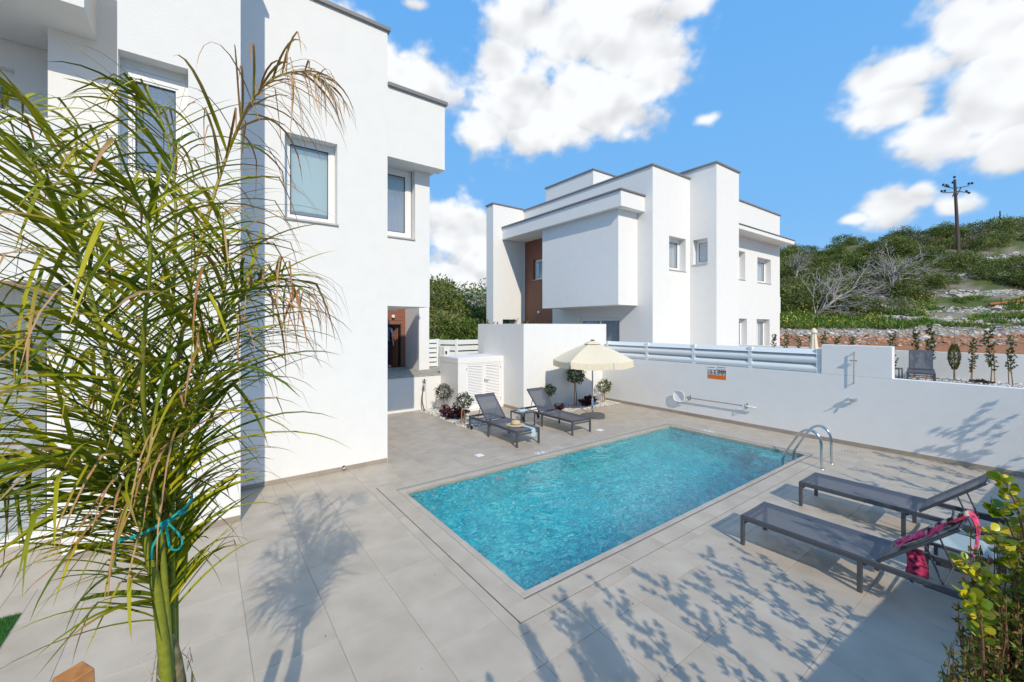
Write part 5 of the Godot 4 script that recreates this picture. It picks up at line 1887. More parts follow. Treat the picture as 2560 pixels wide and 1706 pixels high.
	for e in [[Vector3(-.085, 1.94, -1.533), Vector3(-.1, 1.915, -1.518), Vector3(-.113, 1.885, -1.513), Vector3(-.115, 1.855, -1.516)], [Vector3(-.085, 1.94, -1.533), Vector3(-.08, 1.91, -1.513), Vector3(-.073, 1.875, -1.506), Vector3(-.055, 1.865, -1.513), Vector3(-.05, 1.89, -1.525), Vector3(-.081, 1.94, -1.531)], [Vector3(-.185, 1.91, -1.575), Vector3(-.19, 1.88, -1.555), Vector3(-.194, 1.86, -1.552), Vector3(-.192, 1.845, -1.555)], [Vector3(-.085, 1.94, -1.533), Vector3(-.06, 1.958, -1.537), Vector3(-.045, 1.955, -1.545)]]:
		var w := ns()
		tube(w, curve(e, 16), .003, 6)
		part(rp, "end", done(w), M.rope)
	# stake beside it
	var k := thing("wooden_stake", "square pine stake beside the palm stem at the bottom left", "stake", Vector3(-.245, 0, -1.55))
	var ks := ns()
	hull(ks, Transform3D(Basis.from_euler(Vector3(.04, .55, .05)), Vector3(-.245, .81, -1.55)), Vector3(.029, .815, .029), .002)
	part(k, "post", done(ks), M.pine)
	struct("palm_bed_soil", boxmesh(Vector3(-.44, -.5, -1.94), Vector3(.29, .004, -1.21)), M.ground)

# ---------------------------------------------------------------- hedge row with the shrub at the right edge
func sapling_mesh(seed_: int, h: float, r: float, leaf: float, n: int, cols: Array) -> Array:
	rng.seed = seed_
	var s := ns()
	var L := Leaves.new()
	var stem := curve([Vector3.ZERO, Vector3(.02, h * .35, .01), Vector3(-.02, h * .7, -.015), Vector3(0, h, 0)], 14)
	var rad := []
	for k in 14: rad.append(lerpf(.016, .004, k / 13.0))
	tube(s, stem, rad, 6)
	var br := 22
	for k in br:
		var u := lerpf(.28, .97, float(k) / br)
		var p: Vector3 = stem[int(u * 13)]
		var a := k * 2.4 + rng.randf()
		var d := Vector3(cos(a), rng.randf_range(.6, 1.3), sin(a)).normalized()
		var ln := r * rng.randf_range(.7, 1.35) * (1.15 - u * .55)
		var pts := curve([p, p + d * ln * .5 + Vector3(0, -.01, 0), p + d * ln + Vector3(0, .05, 0)], 6)
		tube(s, pts, [.005, .0045, .004, .0035, .003, .002], 4, false)
		for j in n / br:
			var w := rng.randf_range(.2, 1.0)
			var q0: Vector3 = pts[int(w * 5)]
			var dd := (rdir() + d * .7).normalized()
			L.leaf(q0, dd, rdir(), leaf * rng.randf_range(.7, 1.2), leaf * .62, vary(cols[rng.randi() % cols.size()], .3))
	return [done(s), L.mesh()]

func hedge() -> void:
	var greens := [Color(.09, .16, .02), Color(.14, .2, .025), Color(.06, .12, .02)]
	var kinds := []
	for k in 3: kinds.append(sapling_mesh(300 + k, 2.15, .3, .052, 900, greens))
	# where each stands, counted from the camera to the wall
	var row := [[.62, 2.0, 0], [1.62, 2.32, 1], [2.1, 2.18, 2], [2.62, 2.25, 0], [3.05, 2.05, 1], [3.5, 2.12, 2], [3.95, 1.95, 0], [4.6, 2.0, 1], [5.3, 1.9, 2], [6.0, 2.0, 0], [6.9, 1.95, 1], [7.6, 2.05, 2], [8.2, 2.2, 0], [8.9, 2.1, 1], [9.6, 2.35, 2], [10.2, 2.3, 0]]
	for k in row.size():
		var e: Array = row[k]
		var o := thing("hedge_sapling", "slim hedge sapling behind the viewer, casting a leafy shadow on the deck", "sapling", Vector3(e[0], 0, .12 + e[0] * .0625 + .05 * sin(k * 2.1)), k * 1.3, "hedge saplings behind the viewer")
		o.scale = Vector3.ONE * (e[1] / 2.15)
		part(o, "trunk", kinds[e[2]][0], M.bark, false)
		part(o, "crown", kinds[e[2]][1], M.leaf, false)
	# the columnar cypress whose shadow is slim
	var cy := thing("cypress", "columnar cypress behind the viewer, casting the narrow shadow at the pool corner", "tree", Vector3(1.15, 0, .2))
	rng.seed = 61
	var L := Leaves.new()
	for k in 1500:
		var y := pow(rng.randf(), .8) * 2.1
		var r := .13 * pow(1.0 - y / 2.3, .6)
		var a := rng.randf() * TAU
		L.leaf(Vector3(cos(a) * r * rng.randf(), .1 + y, sin(a) * r * rng.randf()), (Vector3(cos(a) * .5, 1, sin(a) * .5) + rdir() * .3).normalized(), rdir(), .07, .018, vary(greens[2], .3))
	part(cy, "crown", L.mesh(), M.leaf, false)
	var s := ns()
	tube(s, [Vector3.ZERO, Vector3(0, 1.9, 0)], [.018, .005], 6)
	part(cy, "trunk", done(s), M.bark, false)

func foreground_shrub() -> void:
	var at := Vector3(1.76, 0, -.07)
	var t := thing("leafy_shrub", "yellow-green shrub with round leaves at the right edge of the deck", "shrub", at)
	rng.seed = 808
	var s := ns()
	# main stems
	var stems := [
		[Vector3(1.755, 1.498, -0.065), Vector3(1.752, 1.847, -0.068), Vector3(1.719, 2.000, -0.080), Vector3(1.686, 2.061, -0.092), Vector3(1.663, 2.097, -0.103)],
		[Vector3(1.759, 1.480, -0.088), Vector3(1.743, 1.731, -0.087), Vector3(1.720, 1.847, -0.091), Vector3(1.684, 1.914, -0.106), Vector3(1.641, 1.966, -0.126)],
		[Vector3(1.694, 1.508, -0.098), Vector3(1.675, 1.709, -0.100), Vector3(1.643, 1.814, -0.112), Vector3(1.594, 1.863, -0.136), Vector3(1.549, 1.903, -0.163)],
		[Vector3(1.631, 1.495, -0.133), Vector3(1.612, 1.653, -0.135), Vector3(1.601, 1.720, -0.136), Vector3(1.584, 1.779, -0.143), Vector3(1.550, 1.823, -0.156)],
		[Vector3(1.828, 1.453, -0.074), Vector3(1.821, 1.772, -0.079), Vector3(1.787, 1.914, -0.092), Vector3(1.742, 1.991, -0.113), Vector3(1.724, 2.002, -0.120)]]
	for st in stems: tube(s, curve([at, at.lerp(st[0], .5) + Vector3(.02, 0, 0), st[0]], 8), .0055, 6)
	var big := []
	for st in stems:
		var c := curve(st, 26)
		var rad := []
		for k in 26: rad.append(lerpf(.0042, .0011, k / 25.0))
		tube(s, c, rad, 6)
		for k in range(9, 26):
			for m in 3:
				big.append([c[k], (c[mini(k + 1, 25)] - c[k - 1]).normalized(), k])
	part(t, "stem", done(s), M.twig)
	var cols := [Color(.26, .3, .015), Color(.44, .42, .015), Color(.13, .22, .012), Color(.2, .27, .015), Color(.55, .45, .02)]
	var n := 0
	for b in big:
		var d: Vector3 = (b[1] * .5 + rdir() * Vector3(1, .35, 1)).normalized()
		var l := rng.randf_range(.018, .031)
		var L := Leaves.new()
		# rounded leaf: a fan of six points, slightly cupped
		var x := d.cross(rdir()).normalized()
		var nn := x.cross(d).normalized()
		var p: Vector3 = b[0] + d * .006
		var col := vary(cols[rng.randi() % cols.size()], .2)
		var out := [[0.0, 0.0, 0.0], [.22, .3, .05], [.5, .42, .09], [.8, .3, .07], [1.0, 0.0, .0], [.8, -.3, .07], [.5, -.42, .09], [.22, -.3, .05]]
		L.v.append(p + d * l * .5)
		L.n.append(nn)
		L.c.append(col)
		for o in out:
			L.v.append(p + d * l * o[0] + x * l * o[1] * 1.05 + nn * l * o[2])
			L.n.append((nn - x * o[1] * .5).normalized())
			L.c.append(col)
		for k in 8: L.i.append_array([0, 1 + (k + 1) % 8, 1 + k])
		part(t, "leaf", L.mesh(), M.leaf_gloss)
		n += 1
	# the fine-leaved plant growing with it
	var f := thing("fine_leaved_shrub", "dense small-leaved green shrub at the bottom right corner", "shrub", Vector3(1.78, 0, -.02))
	var fs := ns()
	var L := Leaves.new()
	for k in 170:
		var a := rng.randf() * TAU
		var u := rng.randf()
		var root := Vector3(1.62 + u * .24, 1.34 + u * .16 + rng.randf_range(-.12, .2), -.125 + u * .06 + rng.randf_range(-.05, .06))
		if k < 14: root = Vector3(1.55 + rng.randf() * .05, 1.28 + rng.randf() * .12, -.17 + rng.randf_range(-.02, .03))
		var tip := root + Vector3(cos(a) * .06, rng.randf_range(.2, .36), sin(a) * .05)
		if k < 14: tip = root + Vector3(rng.randf_range(-.03, .02), rng.randf_range(.2, .33), rng.randf_range(-.02, .02))
		var c := curve([root, root.lerp(tip, .5) + Vector3(cos(a) * .02, 0, sin(a) * .02), tip], 9)
		tube(fs, c, [.0024, .0022, .002, .0019, .0017, .0015, .0013, .0011, .001], 4, false)
		for j in 84:
			var w := pow(rng.randf(), .8)
			var ci := int(w * 8)
			var d := (rdir() + Vector3(0, .7, 0)).normalized()
			L.leaf(c[ci] + rdir() * .006, d, rdir(), rng.randf_range(.011, .023), .0072, vary([Color(.09, .15, .02), Color(.14, .2, .025), Color(.2, .2, .03), Color(.24, .15, .04)][rng.randi() % 4], .3))
	part(f, "twigs", done(fs), M.twig)
	part(f, "foliage", L.mesh(), M.leaf).set_meta("kind", "stuff")
	var ms := ns()
	tube(ms, [Vector3(1.78, 0, -.02), Vector3(1.76, .7, -.05), Vector3(1.72, 1.4, -.09)], [.02, .016, .01], 8)
	part(f, "trunk", done(ms), M.bark)

# dry scraps of leaf blown over the deck
func litter() -> void:
	rng.seed = 919
	var L := Leaves.new()
	for k in 130:
		var p := Vector3(rng.randf_range(-1.0, 10.6), .004, rng.randf_range(-9.0, -.6))
		if p.x > OX0 and p.x < OX1 and p.z > OZ0 and p.z < OZ1: continue
		var a := rng.randf() * TAU
		L.leaf(p, Vector3(cos(a), .08, sin(a)).normalized(), Vector3.UP, rng.randf_range(.01, .03), rng.randf_range(.004, .011), vary(Color(.09, .065, .04), .5))
	var o := MeshInstance3D.new()
	o.name = numbered("leaf_litter")
	o.mesh = L.mesh()
	o.material_override = M.leaf
	add_child(o)
	tag(o, "tiny dry leaf scraps scattered over the deck", "leaves", "", "stuff")
# ---------------------------------------------------------------- beds by the house
func beds() -> void:
	struct("bed_soil", boxmesh(Vector3(5.1, -.3, -11.5), Vector3(5.86, -.004, -8.8)), M.pale_soil)
	var b2 := struct("bed_soil", boxmesh(Vector3(7.75, -.3, -9.46), Vector3(WX, -.0035, -8.65)), M.pale_soil)
	b2.name = "rear_bed_soil"
	pebbles("white pebbles in the bed in front of the cabinet", [Vector2(5.09, -11.48), Vector2(5.85, -11.48), Vector2(5.85, -10.46), Vector2(5.95, -10.45), Vector2(5.9, -8.82), Vector2(5.12, -8.78)], .004, 2600, 55)
	pebbles("white pebbles in the bed under the parasol along the tall wall", [Vector2(7.7, -9.44), Vector2(10.82, -9.44), Vector2(10.82, -8.62), Vector2(9.3, -8.66), Vector2(7.72, -8.7)], .004, 3200, 56)
	var st := thing("stepping_stone", "flat grey stepping stone among the pebbles by the cabinet", "stone", Vector3(5.33, .012, -9.3), .2)
	part(st, "slab", boxmesh(Vector3(-.19, 0, -.14), Vector3(.19, .028, .14), .006), M.porch_stone, false)
	var olive := [Color(.05, .062, .035), Color(.035, .045, .025), Color(.085, .1, .06)]
	var bay := [Color(.06, .1, .012), Color(.09, .14, .02), Color(.035, .065, .012)]
	var red := [Color(.08, .12, .025), Color(.12, .14, .03), Color(.2, .07, .04), Color(.06, .09, .02)]
	standard("round olive standard beside the hose in front of the cabinet corner", Vector3(5.53, 0, -10.7), .60, .235, olive, .052, .34, 1300, true, 501)
	standard("round olive standard beside the head of the near lounger", Vector3(5.3, 0, -9.15), .60, .2, olive, .05, .34, 1100, true, 502)
	standard("tall clipped bay tree with a bare stem under the parasol", Vector3(9.28, 0, -9.15), .97, .25, bay, .085, .4, 620, true, 503)
	standard("short clipped tree with reddish leaves at the corner of the pool wall", Vector3(10.5, 0, -9.08), .53, .21, red, .065, .5, 460, true, 504)
	standard("small clipped tree half hidden behind the lounger backrest", Vector3(8.3, 0, -9.3), .56, .18, bay, .06, .45, 420, false, 505)
	var pur := [Color(.05, .014, .03), Color(.075, .02, .035), Color(.028, .012, .02), Color(.1, .03, .04)]
	low_plant("dark purple plant in front of the cabinet between two olive trees", Vector3(5.42, 0, -9.9), Vector3(.42, .36, .55), 1300, .075, pur, 601)
	low_plant("dark purple plant behind the umbrella-side lounger", Vector3(8.25, 0, -9.0), Vector3(.5, .22, .26), 900, .07, pur, 602)
	low_plant("dense dark purple plant beside the parasol pole", Vector3(9.62, 0, -8.98), Vector3(.42, .33, .26), 1200, .075, pur, 603)

func lawn() -> void:
	struct("turf_base", boxmesh(Vector3(-8, -.2, -5.44), Vector3(-1.27, -.001, -2.2)), M.turf_base)
	rng.seed = 88
	var L := Leaves.new()
	for k in 26000:
		var z := rng.randf_range(-5.44, -4.5)
		var x := rng.randf_range(-2.3, -1.27)
		L.leaf(Vector3(x, 0, z), (Vector3(0, 1, 0) + rdir() * .55).normalized(), rdir(), rng.randf_range(.018, .032), .0028, vary(Color(.035, .15, .02), .4))
	var o := MeshInstance3D.new()
	o.name = numbered("artificial_grass")
	o.mesh = L.mesh()
	o.material_override = M.turf
	add_child(o)
	tag(o, "bright green artificial grass at the left edge", "grass", "", "stuff")

# ---------------------------------------------------------------- neighbour's garden
func neighbour_garden() -> void:
	var G := .78
	struct("neighbour_deck", boxmesh(Vector3(11.05, .451, -9.35), Vector3(19.3, G, 7)), M.tile[2])
	var w := thing("garden_wall", "low white wall behind the row of saplings in the neighbouring garden", "wall", Vector3(19.4, G, -1))
	part(w, "wall", boxmesh(Vector3(19.3, .45, -9.0), Vector3(19.5, 1.64, 7), .004), M.white)
	pebbles("white pebbles under the saplings along the neighbouring garden wall", [Vector2(18.3, -6), Vector2(19.28, -6), Vector2(19.28, 1.2), Vector2(18.3, 1.2)], G + .005, 1800, 57, .1, .05)
	var lg := lounger("sun_lounger", "grey sun lounger seen over the low wall in the neighbouring garden", "grey sun loungers", Vector3(16.9, G, -2.62), deg_to_rad(99), 56)
	lg.scale = Vector3(1.0, 1.0, 1.0)
	var tb := thing("side_table", "small dark side table beside the lounger in the neighbouring garden", "table", Vector3(17.9, G, -3.45))
	for sx in [-1, 1]:
		for sz in [-1, 1]:
			part(tb, "leg", boxmesh(Vector3(sx * .22, 0, sz * .22), Vector3(sx * .19, .33, sz * .19), .003), M.alu, false)
	part(tb, "table_top", boxmesh(Vector3(-.22, .331, -.22), Vector3(.22, .36, .22), .003), M.alu, false)
	var greens := [Color(.05, .09, .02), Color(.08, .13, .025), Color(.035, .06, .018)]
	var kinds := []
	for k in 3: kinds.append(sapling_mesh(700 + k, 1.5, .15, .075, 260, greens))
	var zs := [-3.55, -2.64, -1.8, -1.4, -.98, -3.02]
	var ls := ["sapling left of the lounger against the neighbouring garden wall", "tall leafy sapling just right of the lounger against the garden wall", "leafy sapling to the right of the small cypress against the garden wall", "twin-stemmed leafy sapling second from the right end of the garden wall", "sapling at the right end of the garden wall in the frame", "sapling directly behind the lounger against the garden wall"]
	for k in zs.size():
		var o := thing("garden_sapling", ls[k], "sapling", Vector3(18.6, G, zs[k]), k * 1.9, "saplings along the neighbouring garden wall")
		o.scale = Vector3.ONE * [1.0, 1.18, .88, 1.1, .96, 1.06][k]
		o.rotation.z = [.06, -.03, -.09, .02, -.05, .04][k]
		part(o, "trunk", kinds[k % 3][0], M.bark, false)
		part(o, "crown", kinds[k % 3][1], M.leaf, false)
		var sk := ns()
		tube(sk, [Vector3(.09, 0, .02), Vector3(.07, 1.1, .02)], .012, 6)
		part(o, "stake", done(sk), M.pine, false)
	var cy := thing("small_cypress", "small columnar cypress in the middle of the neighbouring sapling row", "tree", Vector3(18.6, G, -2.14))
	rng.seed = 62
	var L := Leaves.new()
	for k in 900:
		var y := rng.randf_range(.35, 1.1)
		var r := .1 * sin((y - .3) / .85 * PI) + .015
		var a := rng.randf() * TAU
		L.leaf(Vector3(cos(a) * r, y, sin(a) * r), (Vector3(cos(a) * .4, 1, sin(a) * .4) + rdir() * .3).normalized(), rdir(), .09, .02, vary([Color(.09, .12, .02), Color(.15, .15, .03), Color(.17, .12, .04)][k % 3], .3))
	part(cy, "crown", L.mesh(), M.leaf, false)
	var s := ns()
	tube(s, [Vector3.ZERO, Vector3(0, 1.6, 0)], [.025, .006], 6)
	part(cy, "trunk", done(s), M.bark, false)
	# row of small hedge plants in front of the stone bank, left of the pier
	for k in 7:
		var o := thing("garden_sapling", "small hedge sapling in the row left of the closed parasol and beyond the louvre fence", "sapling", Vector3(18.7, G, -7.2 + k * .42), k * 1.1, "small saplings beyond the louvre fence")
		o.scale = Vector3.ONE * (.92 + .07 * sin(k * 2.0))
		part(o, "trunk", kinds[k % 3][0], M.bark, false)
		part(o, "crown", kinds[(k + 1) % 3][1], M.leaf, false)
	# closed parasol
	var p := thing("closed_parasol", "closed cream parasol standing beyond the end of the louvre fence", "parasol", Vector3(15.2, G, -4.75))
	var ps := ns()
	tube(ps, [Vector3(0, 0, 0), Vector3(0, 1.62, 0)], .02, 8)
	part(p, "pole", done(ps), M.pole, false)
	ps = ns()
	ps.set_smooth_group(0)
	for k in 24:
		var f := func(i: int, y: float) -> Vector3:
			var a := TAU * i / 24
			var r := lerpf(.13, .045, y) * (1.0 + .3 * sin(a * 6.0))
			return Vector3(cos(a) * r, lerpf(.55, 1.52, y), sin(a) * r)
		for j in 4: q(ps, f.call(k, j / 4.0), f.call(k, (j + 1) / 4.0), f.call(k + 1, (j + 1) / 4.0), f.call(k + 1, j / 4.0))
	part(p, "folded_canopy", done(ps), M.canvas, false)
	ps = ns()
	lathe(ps, Vector3(0, 1.5, 0), [[.09, .0], [.085, .06], [.03, .14], [.0, .15]], 14)
	part(p, "top_cap", done(ps), M.canvas, false)
	low_plant("dark purple plant in the pebbles of the neighbouring garden", Vector3(18.5, G, -1.55), Vector3(.2, .13, .3), 240, .06, [Color(.03, .015, .02), Color(.02, .02, .015)], 604)

# ---------------------------------------------------------------- hill
func at_dl(d: float, l: float) -> Vector3:
	return Vector3(.5967 * d + .8025 * l, 0, -.8025 * d + .5967 * l)

var hill_noise := FastNoiseLite.new()
func hill_y(d: float, l: float) -> float:
	var cr: float
	var ks := [[-80.0, 7.0], [-20.0, 5.0], [0.0, 5.5], [20.0, 9.0], [37.0, 12.0], [50.0, 14.2], [62.0, 15.6], [71.0, 16.6], [95.0, 18.0], [140.0, 18.0]]
	for k in ks.size() - 1:
		if l >= ks[k][0] and l <= ks[k + 1][0]: cr = lerpf(ks[k][1], ks[k + 1][1], (l - ks[k][0]) / (ks[k + 1][0] - ks[k][0]))
	var y: float
	if d < 21: y = .45
	elif d < 25: y = lerpf(.45, 1.35, (d - 21) / 4.0)
	elif d < 30: y = lerpf(1.35, 2.15, (d - 25) / 5.0)
	elif d < 36: y = lerpf(2.15, 3.7, (d - 30) / 6.0)
	elif d < 60: y = lerpf(3.7, cr, pow((d - 36) / 24.0, .92))
	else: y = cr - (d - 60) * .08
	if d > 24: y += hill_noise.get_noise_2d(d * 4.0, l * 4.0) * .35 * minf(1.0, (d - 24) / 8.0)
	return y

func hill() -> void:
	hill_noise.seed = 4
	hill_noise.frequency = .03
	hill_noise.fractal_octaves = 4
	var s := ns()
	s.set_smooth_group(0)
	var nd := 70
	var nl := 150
	var dd := func(i: int) -> float: return 19.5 + 75.0 * pow(float(i) / nd, 1.4)
	var pt := func(i: int, j: int) -> Array:
		var d: float = dd.call(i)
		var l := lerpf(-60, 130, float(j) / nl) * clampf(d / 45.0, .45, 1.3)
		var p := at_dl(d, l)
		p.y = hill_y(d, l)
		var c := Color(.24, .2, .14)
		var e := hill_noise.get_noise_2d(d * 9.0, l * 7.0)
		if d < 28.6 + e * 3.0: c = Color(.42, .19, .09)
		elif d < 31.5 + e * 3.0: c = Color(.42, .34, .26)
		elif e > .1: c = Color(.3, .26, .2)
		else: c = Color(.1, .13, .03)
		return [p, c]
	for i in nd:
		for j in nl:
			var a: Array = pt.call(i, j)
			var b: Array = pt.call(i + 1, j)
			var c: Array = pt.call(i + 1, j + 1)
			var e: Array = pt.call(i, j + 1)
			for w in [a, b, c, a, c, e]:
				s.set_color(w[1])
				s.add_vertex(w[0])
	struct("hillside", done(s), M.hill)
	# stones of the bank
	rng.seed = 2
	var xf := []
	var cols := []
	for k in 5600:
		var terrace := false
		var d := 24.6 + pow(rng.randf(), .75) * 6.6
		var l := rng.randf_range(9, 52) * d / 30.0
		if rng.randf() < .4:
			d = [33.0, 36.5, 40.0, 45.0, 50.0][rng.randi() % 5] + rng.randf_range(-.7, .7)
			l = rng.randf_range(.86, 1.32) * d
			terrace = true
		var p := at_dl(d, l)
		p.y = hill_y(d, l)
		var sc := rng.randf_range(.08, .2) if rng.randf() < .95 else rng.randf_range(.25, .5)
		if terrace: sc *= 1.5
		var b := Basis.from_euler(Vector3(rng.randf() * TAU, rng.randf() * TAU, rng.randf() * TAU)).scaled(Vector3(sc, sc * .7, sc * 1.2))
		xf.append(Transform3D(b, p + Vector3(0, sc * .12, 0)))
		var g := rng.randf_range(.3, .62)
		var c := Color(g, g * .94, g * .86)
		if d < 28.0 and rng.randf() < .65: c = Color(g * .95, g * .5, g * .29)
		cols.append(c)
	scatter("bank_stones", "grey and reddish stones heaped along the foot of the hill", rock_mesh(12, .4), M.pebble, xf, cols, "stones")
	# green ground cover with yellow flowers
	var tuft := Leaves.new()
	rng.seed = 5
	for k in 80:
		var r := rng.randf_range(0, .6)
		var a := rng.randf() * TAU
		tuft.leaf(Vector3(cos(a) * r, rng.randf_range(0, .12), sin(a) * r), (Vector3(0, 1, 0) + rdir() * .8).normalized(), rdir(), rng.randf_range(.1, .22), .055, vary(Color(1, 1, 1), .35))
	xf = []
	cols = []
	for k in 2300:
		var d := 30.4 + 8.5 * pow(rng.randf(), 1.3)
		var l := rng.randf_range(14, 50) * d / 34.0
		if hill_noise.get_noise_2d(d * 12.0 + 50.0, l * 6.0) < -.06 + (.2 if l > d * .95 else 0.0): continue
		var p := at_dl(d, l)
		p.y = hill_y(d, l) - .02
		xf.append(Transform3D(Basis.from_euler(Vector3(0, rng.randf() * TAU, 0)).scaled(Vector3(1, rng.randf_range(.6, 1.9), 1) * rng.randf_range(.6, 1.4)), p))
		cols.append(vary(Color(.1, .2, .025).lerp(Color(.17, .22, .04), rng.randf()), .35))
	scatter("ground_cover", "bright green ground cover at the foot of the hill", tuft.mesh(), M.leaf, xf, cols, "plants")
	var fl := Leaves.new()
	for k in 12:
		var r := rng.randf_range(0, .6)
		var a := rng.randf() * TAU
		fl.leaf(Vector3(cos(a) * r, rng.randf_range(.22, .5), sin(a) * r), (Vector3(0, .3, 0) + rdir()).normalized(), Vector3.UP, .075, .07, Color(1, 1, 1))
	var fx := []
	var fc := []
	for k in xf.size():
		if hill_noise.get_noise_2d(xf[k].origin.x * 7.0, xf[k].origin.z * 7.0 + 90.0) > .12:
			fx.append(xf[k])
			fc.append(vary(Color(.55, .52, .08), .2))
	scatter("yellow_flowers", "small yellow flowers scattered over the green ground cover", fl.mesh(), M.leaf, fx, fc, "flowers")
	# scrub
	var greens := [Color(.105, .145, .03), Color(.155, .195, .038), Color(.2, .24, .055), Color(.08, .11, .03), Color(.24, .25, .085)]
	var dryc := [Color(.26, .23, .18), Color(.19, .17, .11), Color(.1, .11, .05)]
	var vars := []
	for k in 5: vars.append(crown(Vector3(1, .8, 1), 74, 34, .105, .5, greens, 900 + k, .35))
	vars.append(crown(Vector3(1, .75, 1), 60, 26, .11, .3, dryc, 950, .35))
	vars.append(crown(Vector3(1, .75, 1), 74, 34, .11, .5, [Color(.1, .16, .022), Color(.14, .19, .03), Color(.07, .12, .02)], 951, .35))
	rng.seed = 77
	var count := 0
	var tries := 0
	while count < 235 and tries < 3000:
		tries += 1
		var d := rng.randf_range(34.0, 63)
		var l := rng.randf_range(.42, 1.32) * d
		if d > 55: d = rng.randf_range(55, 62)
		if l > d * .98 and d < 41: continue
		if d < 36 and rng.randf() < .5: continue
		if hill_noise.get_noise_2d(d * 5.0, l * 5.0 + 300.0) < (-.2 if l < d * .92 else .02): continue
		var p := at_dl(d, l)
		p.y = hill_y(d, l)
		var k := rng.randi() % 5
		if rng.randf() < .16: k = 5
		elif rng.randf() < .12: k = 6
		var o := MeshInstance3D.new()
		o.name = numbered("scrub_bush")
		o.mesh = vars[k]
		o.material_override = M.leaf
		add_child(o)
		var r := rng.randf_range(1.2, 2.3)
		o.transform = Transform3D(Basis.from_euler(Vector3(0, rng.randf() * TAU, 0)).scaled(Vector3(r, r * rng.randf_range(.6, .95), r)), p + Vector3(0, r * .32, 0))
		var band := "on the skyline of the hill" if d > 54 else ("low on the slope above the flowers" if d < 42 else "half way up the hill")
		var look := "greyish dry scrub bush" if k == 5 else ("light green scrub bush" if k == 6 else "dark green scrub bush")
		tag(o, look + " " + band, "bush", look + "es " + band)
		count += 1
	# trees and bushes seen between the two villas
	var gap := [[17.5, -2.9, 1.7, 6, 1.0], [18.5, -1.2, 1.6, 6, 1.1], [19, -4.3, 1.7, 1, 1.3], [21, -2.2, 2.0, 6, 1.6], [22, -.6, 2.0, 2, 1.6], [22, -3.8, 2.0, 4, 2.0], [24, -5.2, 2.1, 3, 3.4], [24.5, -4.6, 1.6, 0, 4.3], [26, -2.4, 2.3, 1, 2.6], [27, -.2, 2.3, 3, 2.9], [27, -4.4, 2.2, 0, 2.9], [30, -1.5, 2.4, 5, 3.4], [31, .8, 2.4, 5, 3.6], [30, -6.5, 2.5, 2, 3.4], [20, .8, 1.8, 4, 1.4], [24, 1.8, 2.2, 0, 2.4], [18, -6.0, 2.0, 3, 1.8], [34, -3, 3.0, 3, 3.9], [36, 2, 3.0, 1, 4.4], [40, -1, 3.2, 0, 5.0], [40, -7, 3.4, 2, 5.0], [44, 3, 3.4, 5, 5.6]]
	for g in gap.size():
		var e: Array = gap[g]
		var p := at_dl(e[0], e[1])
		var t := thing("garden_tree", ("dry brownish tree" if e[3] == 5 else ("bright green bushy tree" if e[3] == 6 else "dark green leafy tree")) + " in the thicket between the two villas", "tree", p, g * 1.7, ("dry trees" if e[3] == 5 else ("bright green trees" if e[3] == 6 else "dark green trees")) + " between the two villas")
		var s2 := ns()
		tube(s2, [Vector3(0, -.6, 0), Vector3(.1, e[4] * .5, .05), Vector3(0, e[4], 0)], [.16, .12, .06], 7)
		part(t, "trunk", done(s2), M.bark, false)
		var c := part(t, "crown", vars[e[3]], M.leaf, false)
		c.transform = Transform3D(Basis.IDENTITY.scaled(Vector3(e[2], e[2] * .85, e[2])), Vector3(0, e[4], 0))
	# dead grey trees fallen on the slope
	var dl := [["fallen dead grey tree lying on the green slope beside the villa corner", 34.0, 24.4, Vector3(.75, .5, .0), 5.2, 41, 1.0], ["large dead grey bush of bare branches in the middle of the slope", 40.0, 36.5, Vector3(.1, .75, .0), 4.6, 42, 1.4], ["bare grey shrub near the crest left of the dead bush", 47.0, 32.0, Vector3(.2, .9, 0), 3.0, 43, 1.1]]
	for e in dl:
		rng.seed = e[5]
		var p := at_dl(e[1], e[2])
		p.y = hill_y(e[1], e[2])
		var t := thing("dead_tree", e[0], "dead tree", p)
		var dir: Vector3 = (Vector3(.8025, 0, .5967) * e[3].x + Vector3(0, e[3].y, 0)).normalized()
		var segs := ns()
		var stack := []
		var trunk := ns()
		tube(trunk, [Vector3(0, -.2, 0), dir * e[4] * .3, dir * e[4] * .6 + Vector3(0, .15, 0)], [.13, .11, .08], 7)
		part(t, "trunk", done(trunk), M.dead, false)
		for k in 22: stack.append([dir * e[4] * rng.randf_range(.05, .6), (dir + rdir() * e[6] + Vector3(0, .25, 0)).normalized(), e[4] * rng.randf_range(.3, .5), .045, 0])
		while stack.size():
			var b: Array = stack.pop_back()
			var mid: Vector3 = b[0] + (b[1] + rdir() * .25) * b[2] * .5
			var end: Vector3 = mid + (b[1] + rdir() * .35 + Vector3(0, .1, 0)).normalized() * b[2] * .5
			tube(segs, [b[0], mid, end], [b[3], b[3] * .8, b[3] * .5], 4, false)
			if b[4] < 3:
				for k in 3 if b[4] < 2 else 2:
					stack.append([mid.lerp(end, rng.randf()), (b[1] + rdir() * .8).normalized(), b[2] * rng.randf_range(.45, .75), maxf(b[3] * .6, .014), b[4] + 1])
		part(t, "branches", done(segs), M.dead, false)
	# electricity pole on the crest
	var pp := at_dl(52, 55.9)
	pp.y = 12.2
	var t := thing("power_pole", "tall wooden electricity pole with insulators on the hill crest", "pole", pp, deg_to_rad(-36.6))
	var ps := ns()
	tube(ps, [Vector3(0, -.5, 0), Vector3(-.25, 4.5, 0), Vector3(-.48, 8.6, 0)], [.2, .17, .13], 9)
	part(t, "mast", done(ps), M.pole_wood, false)
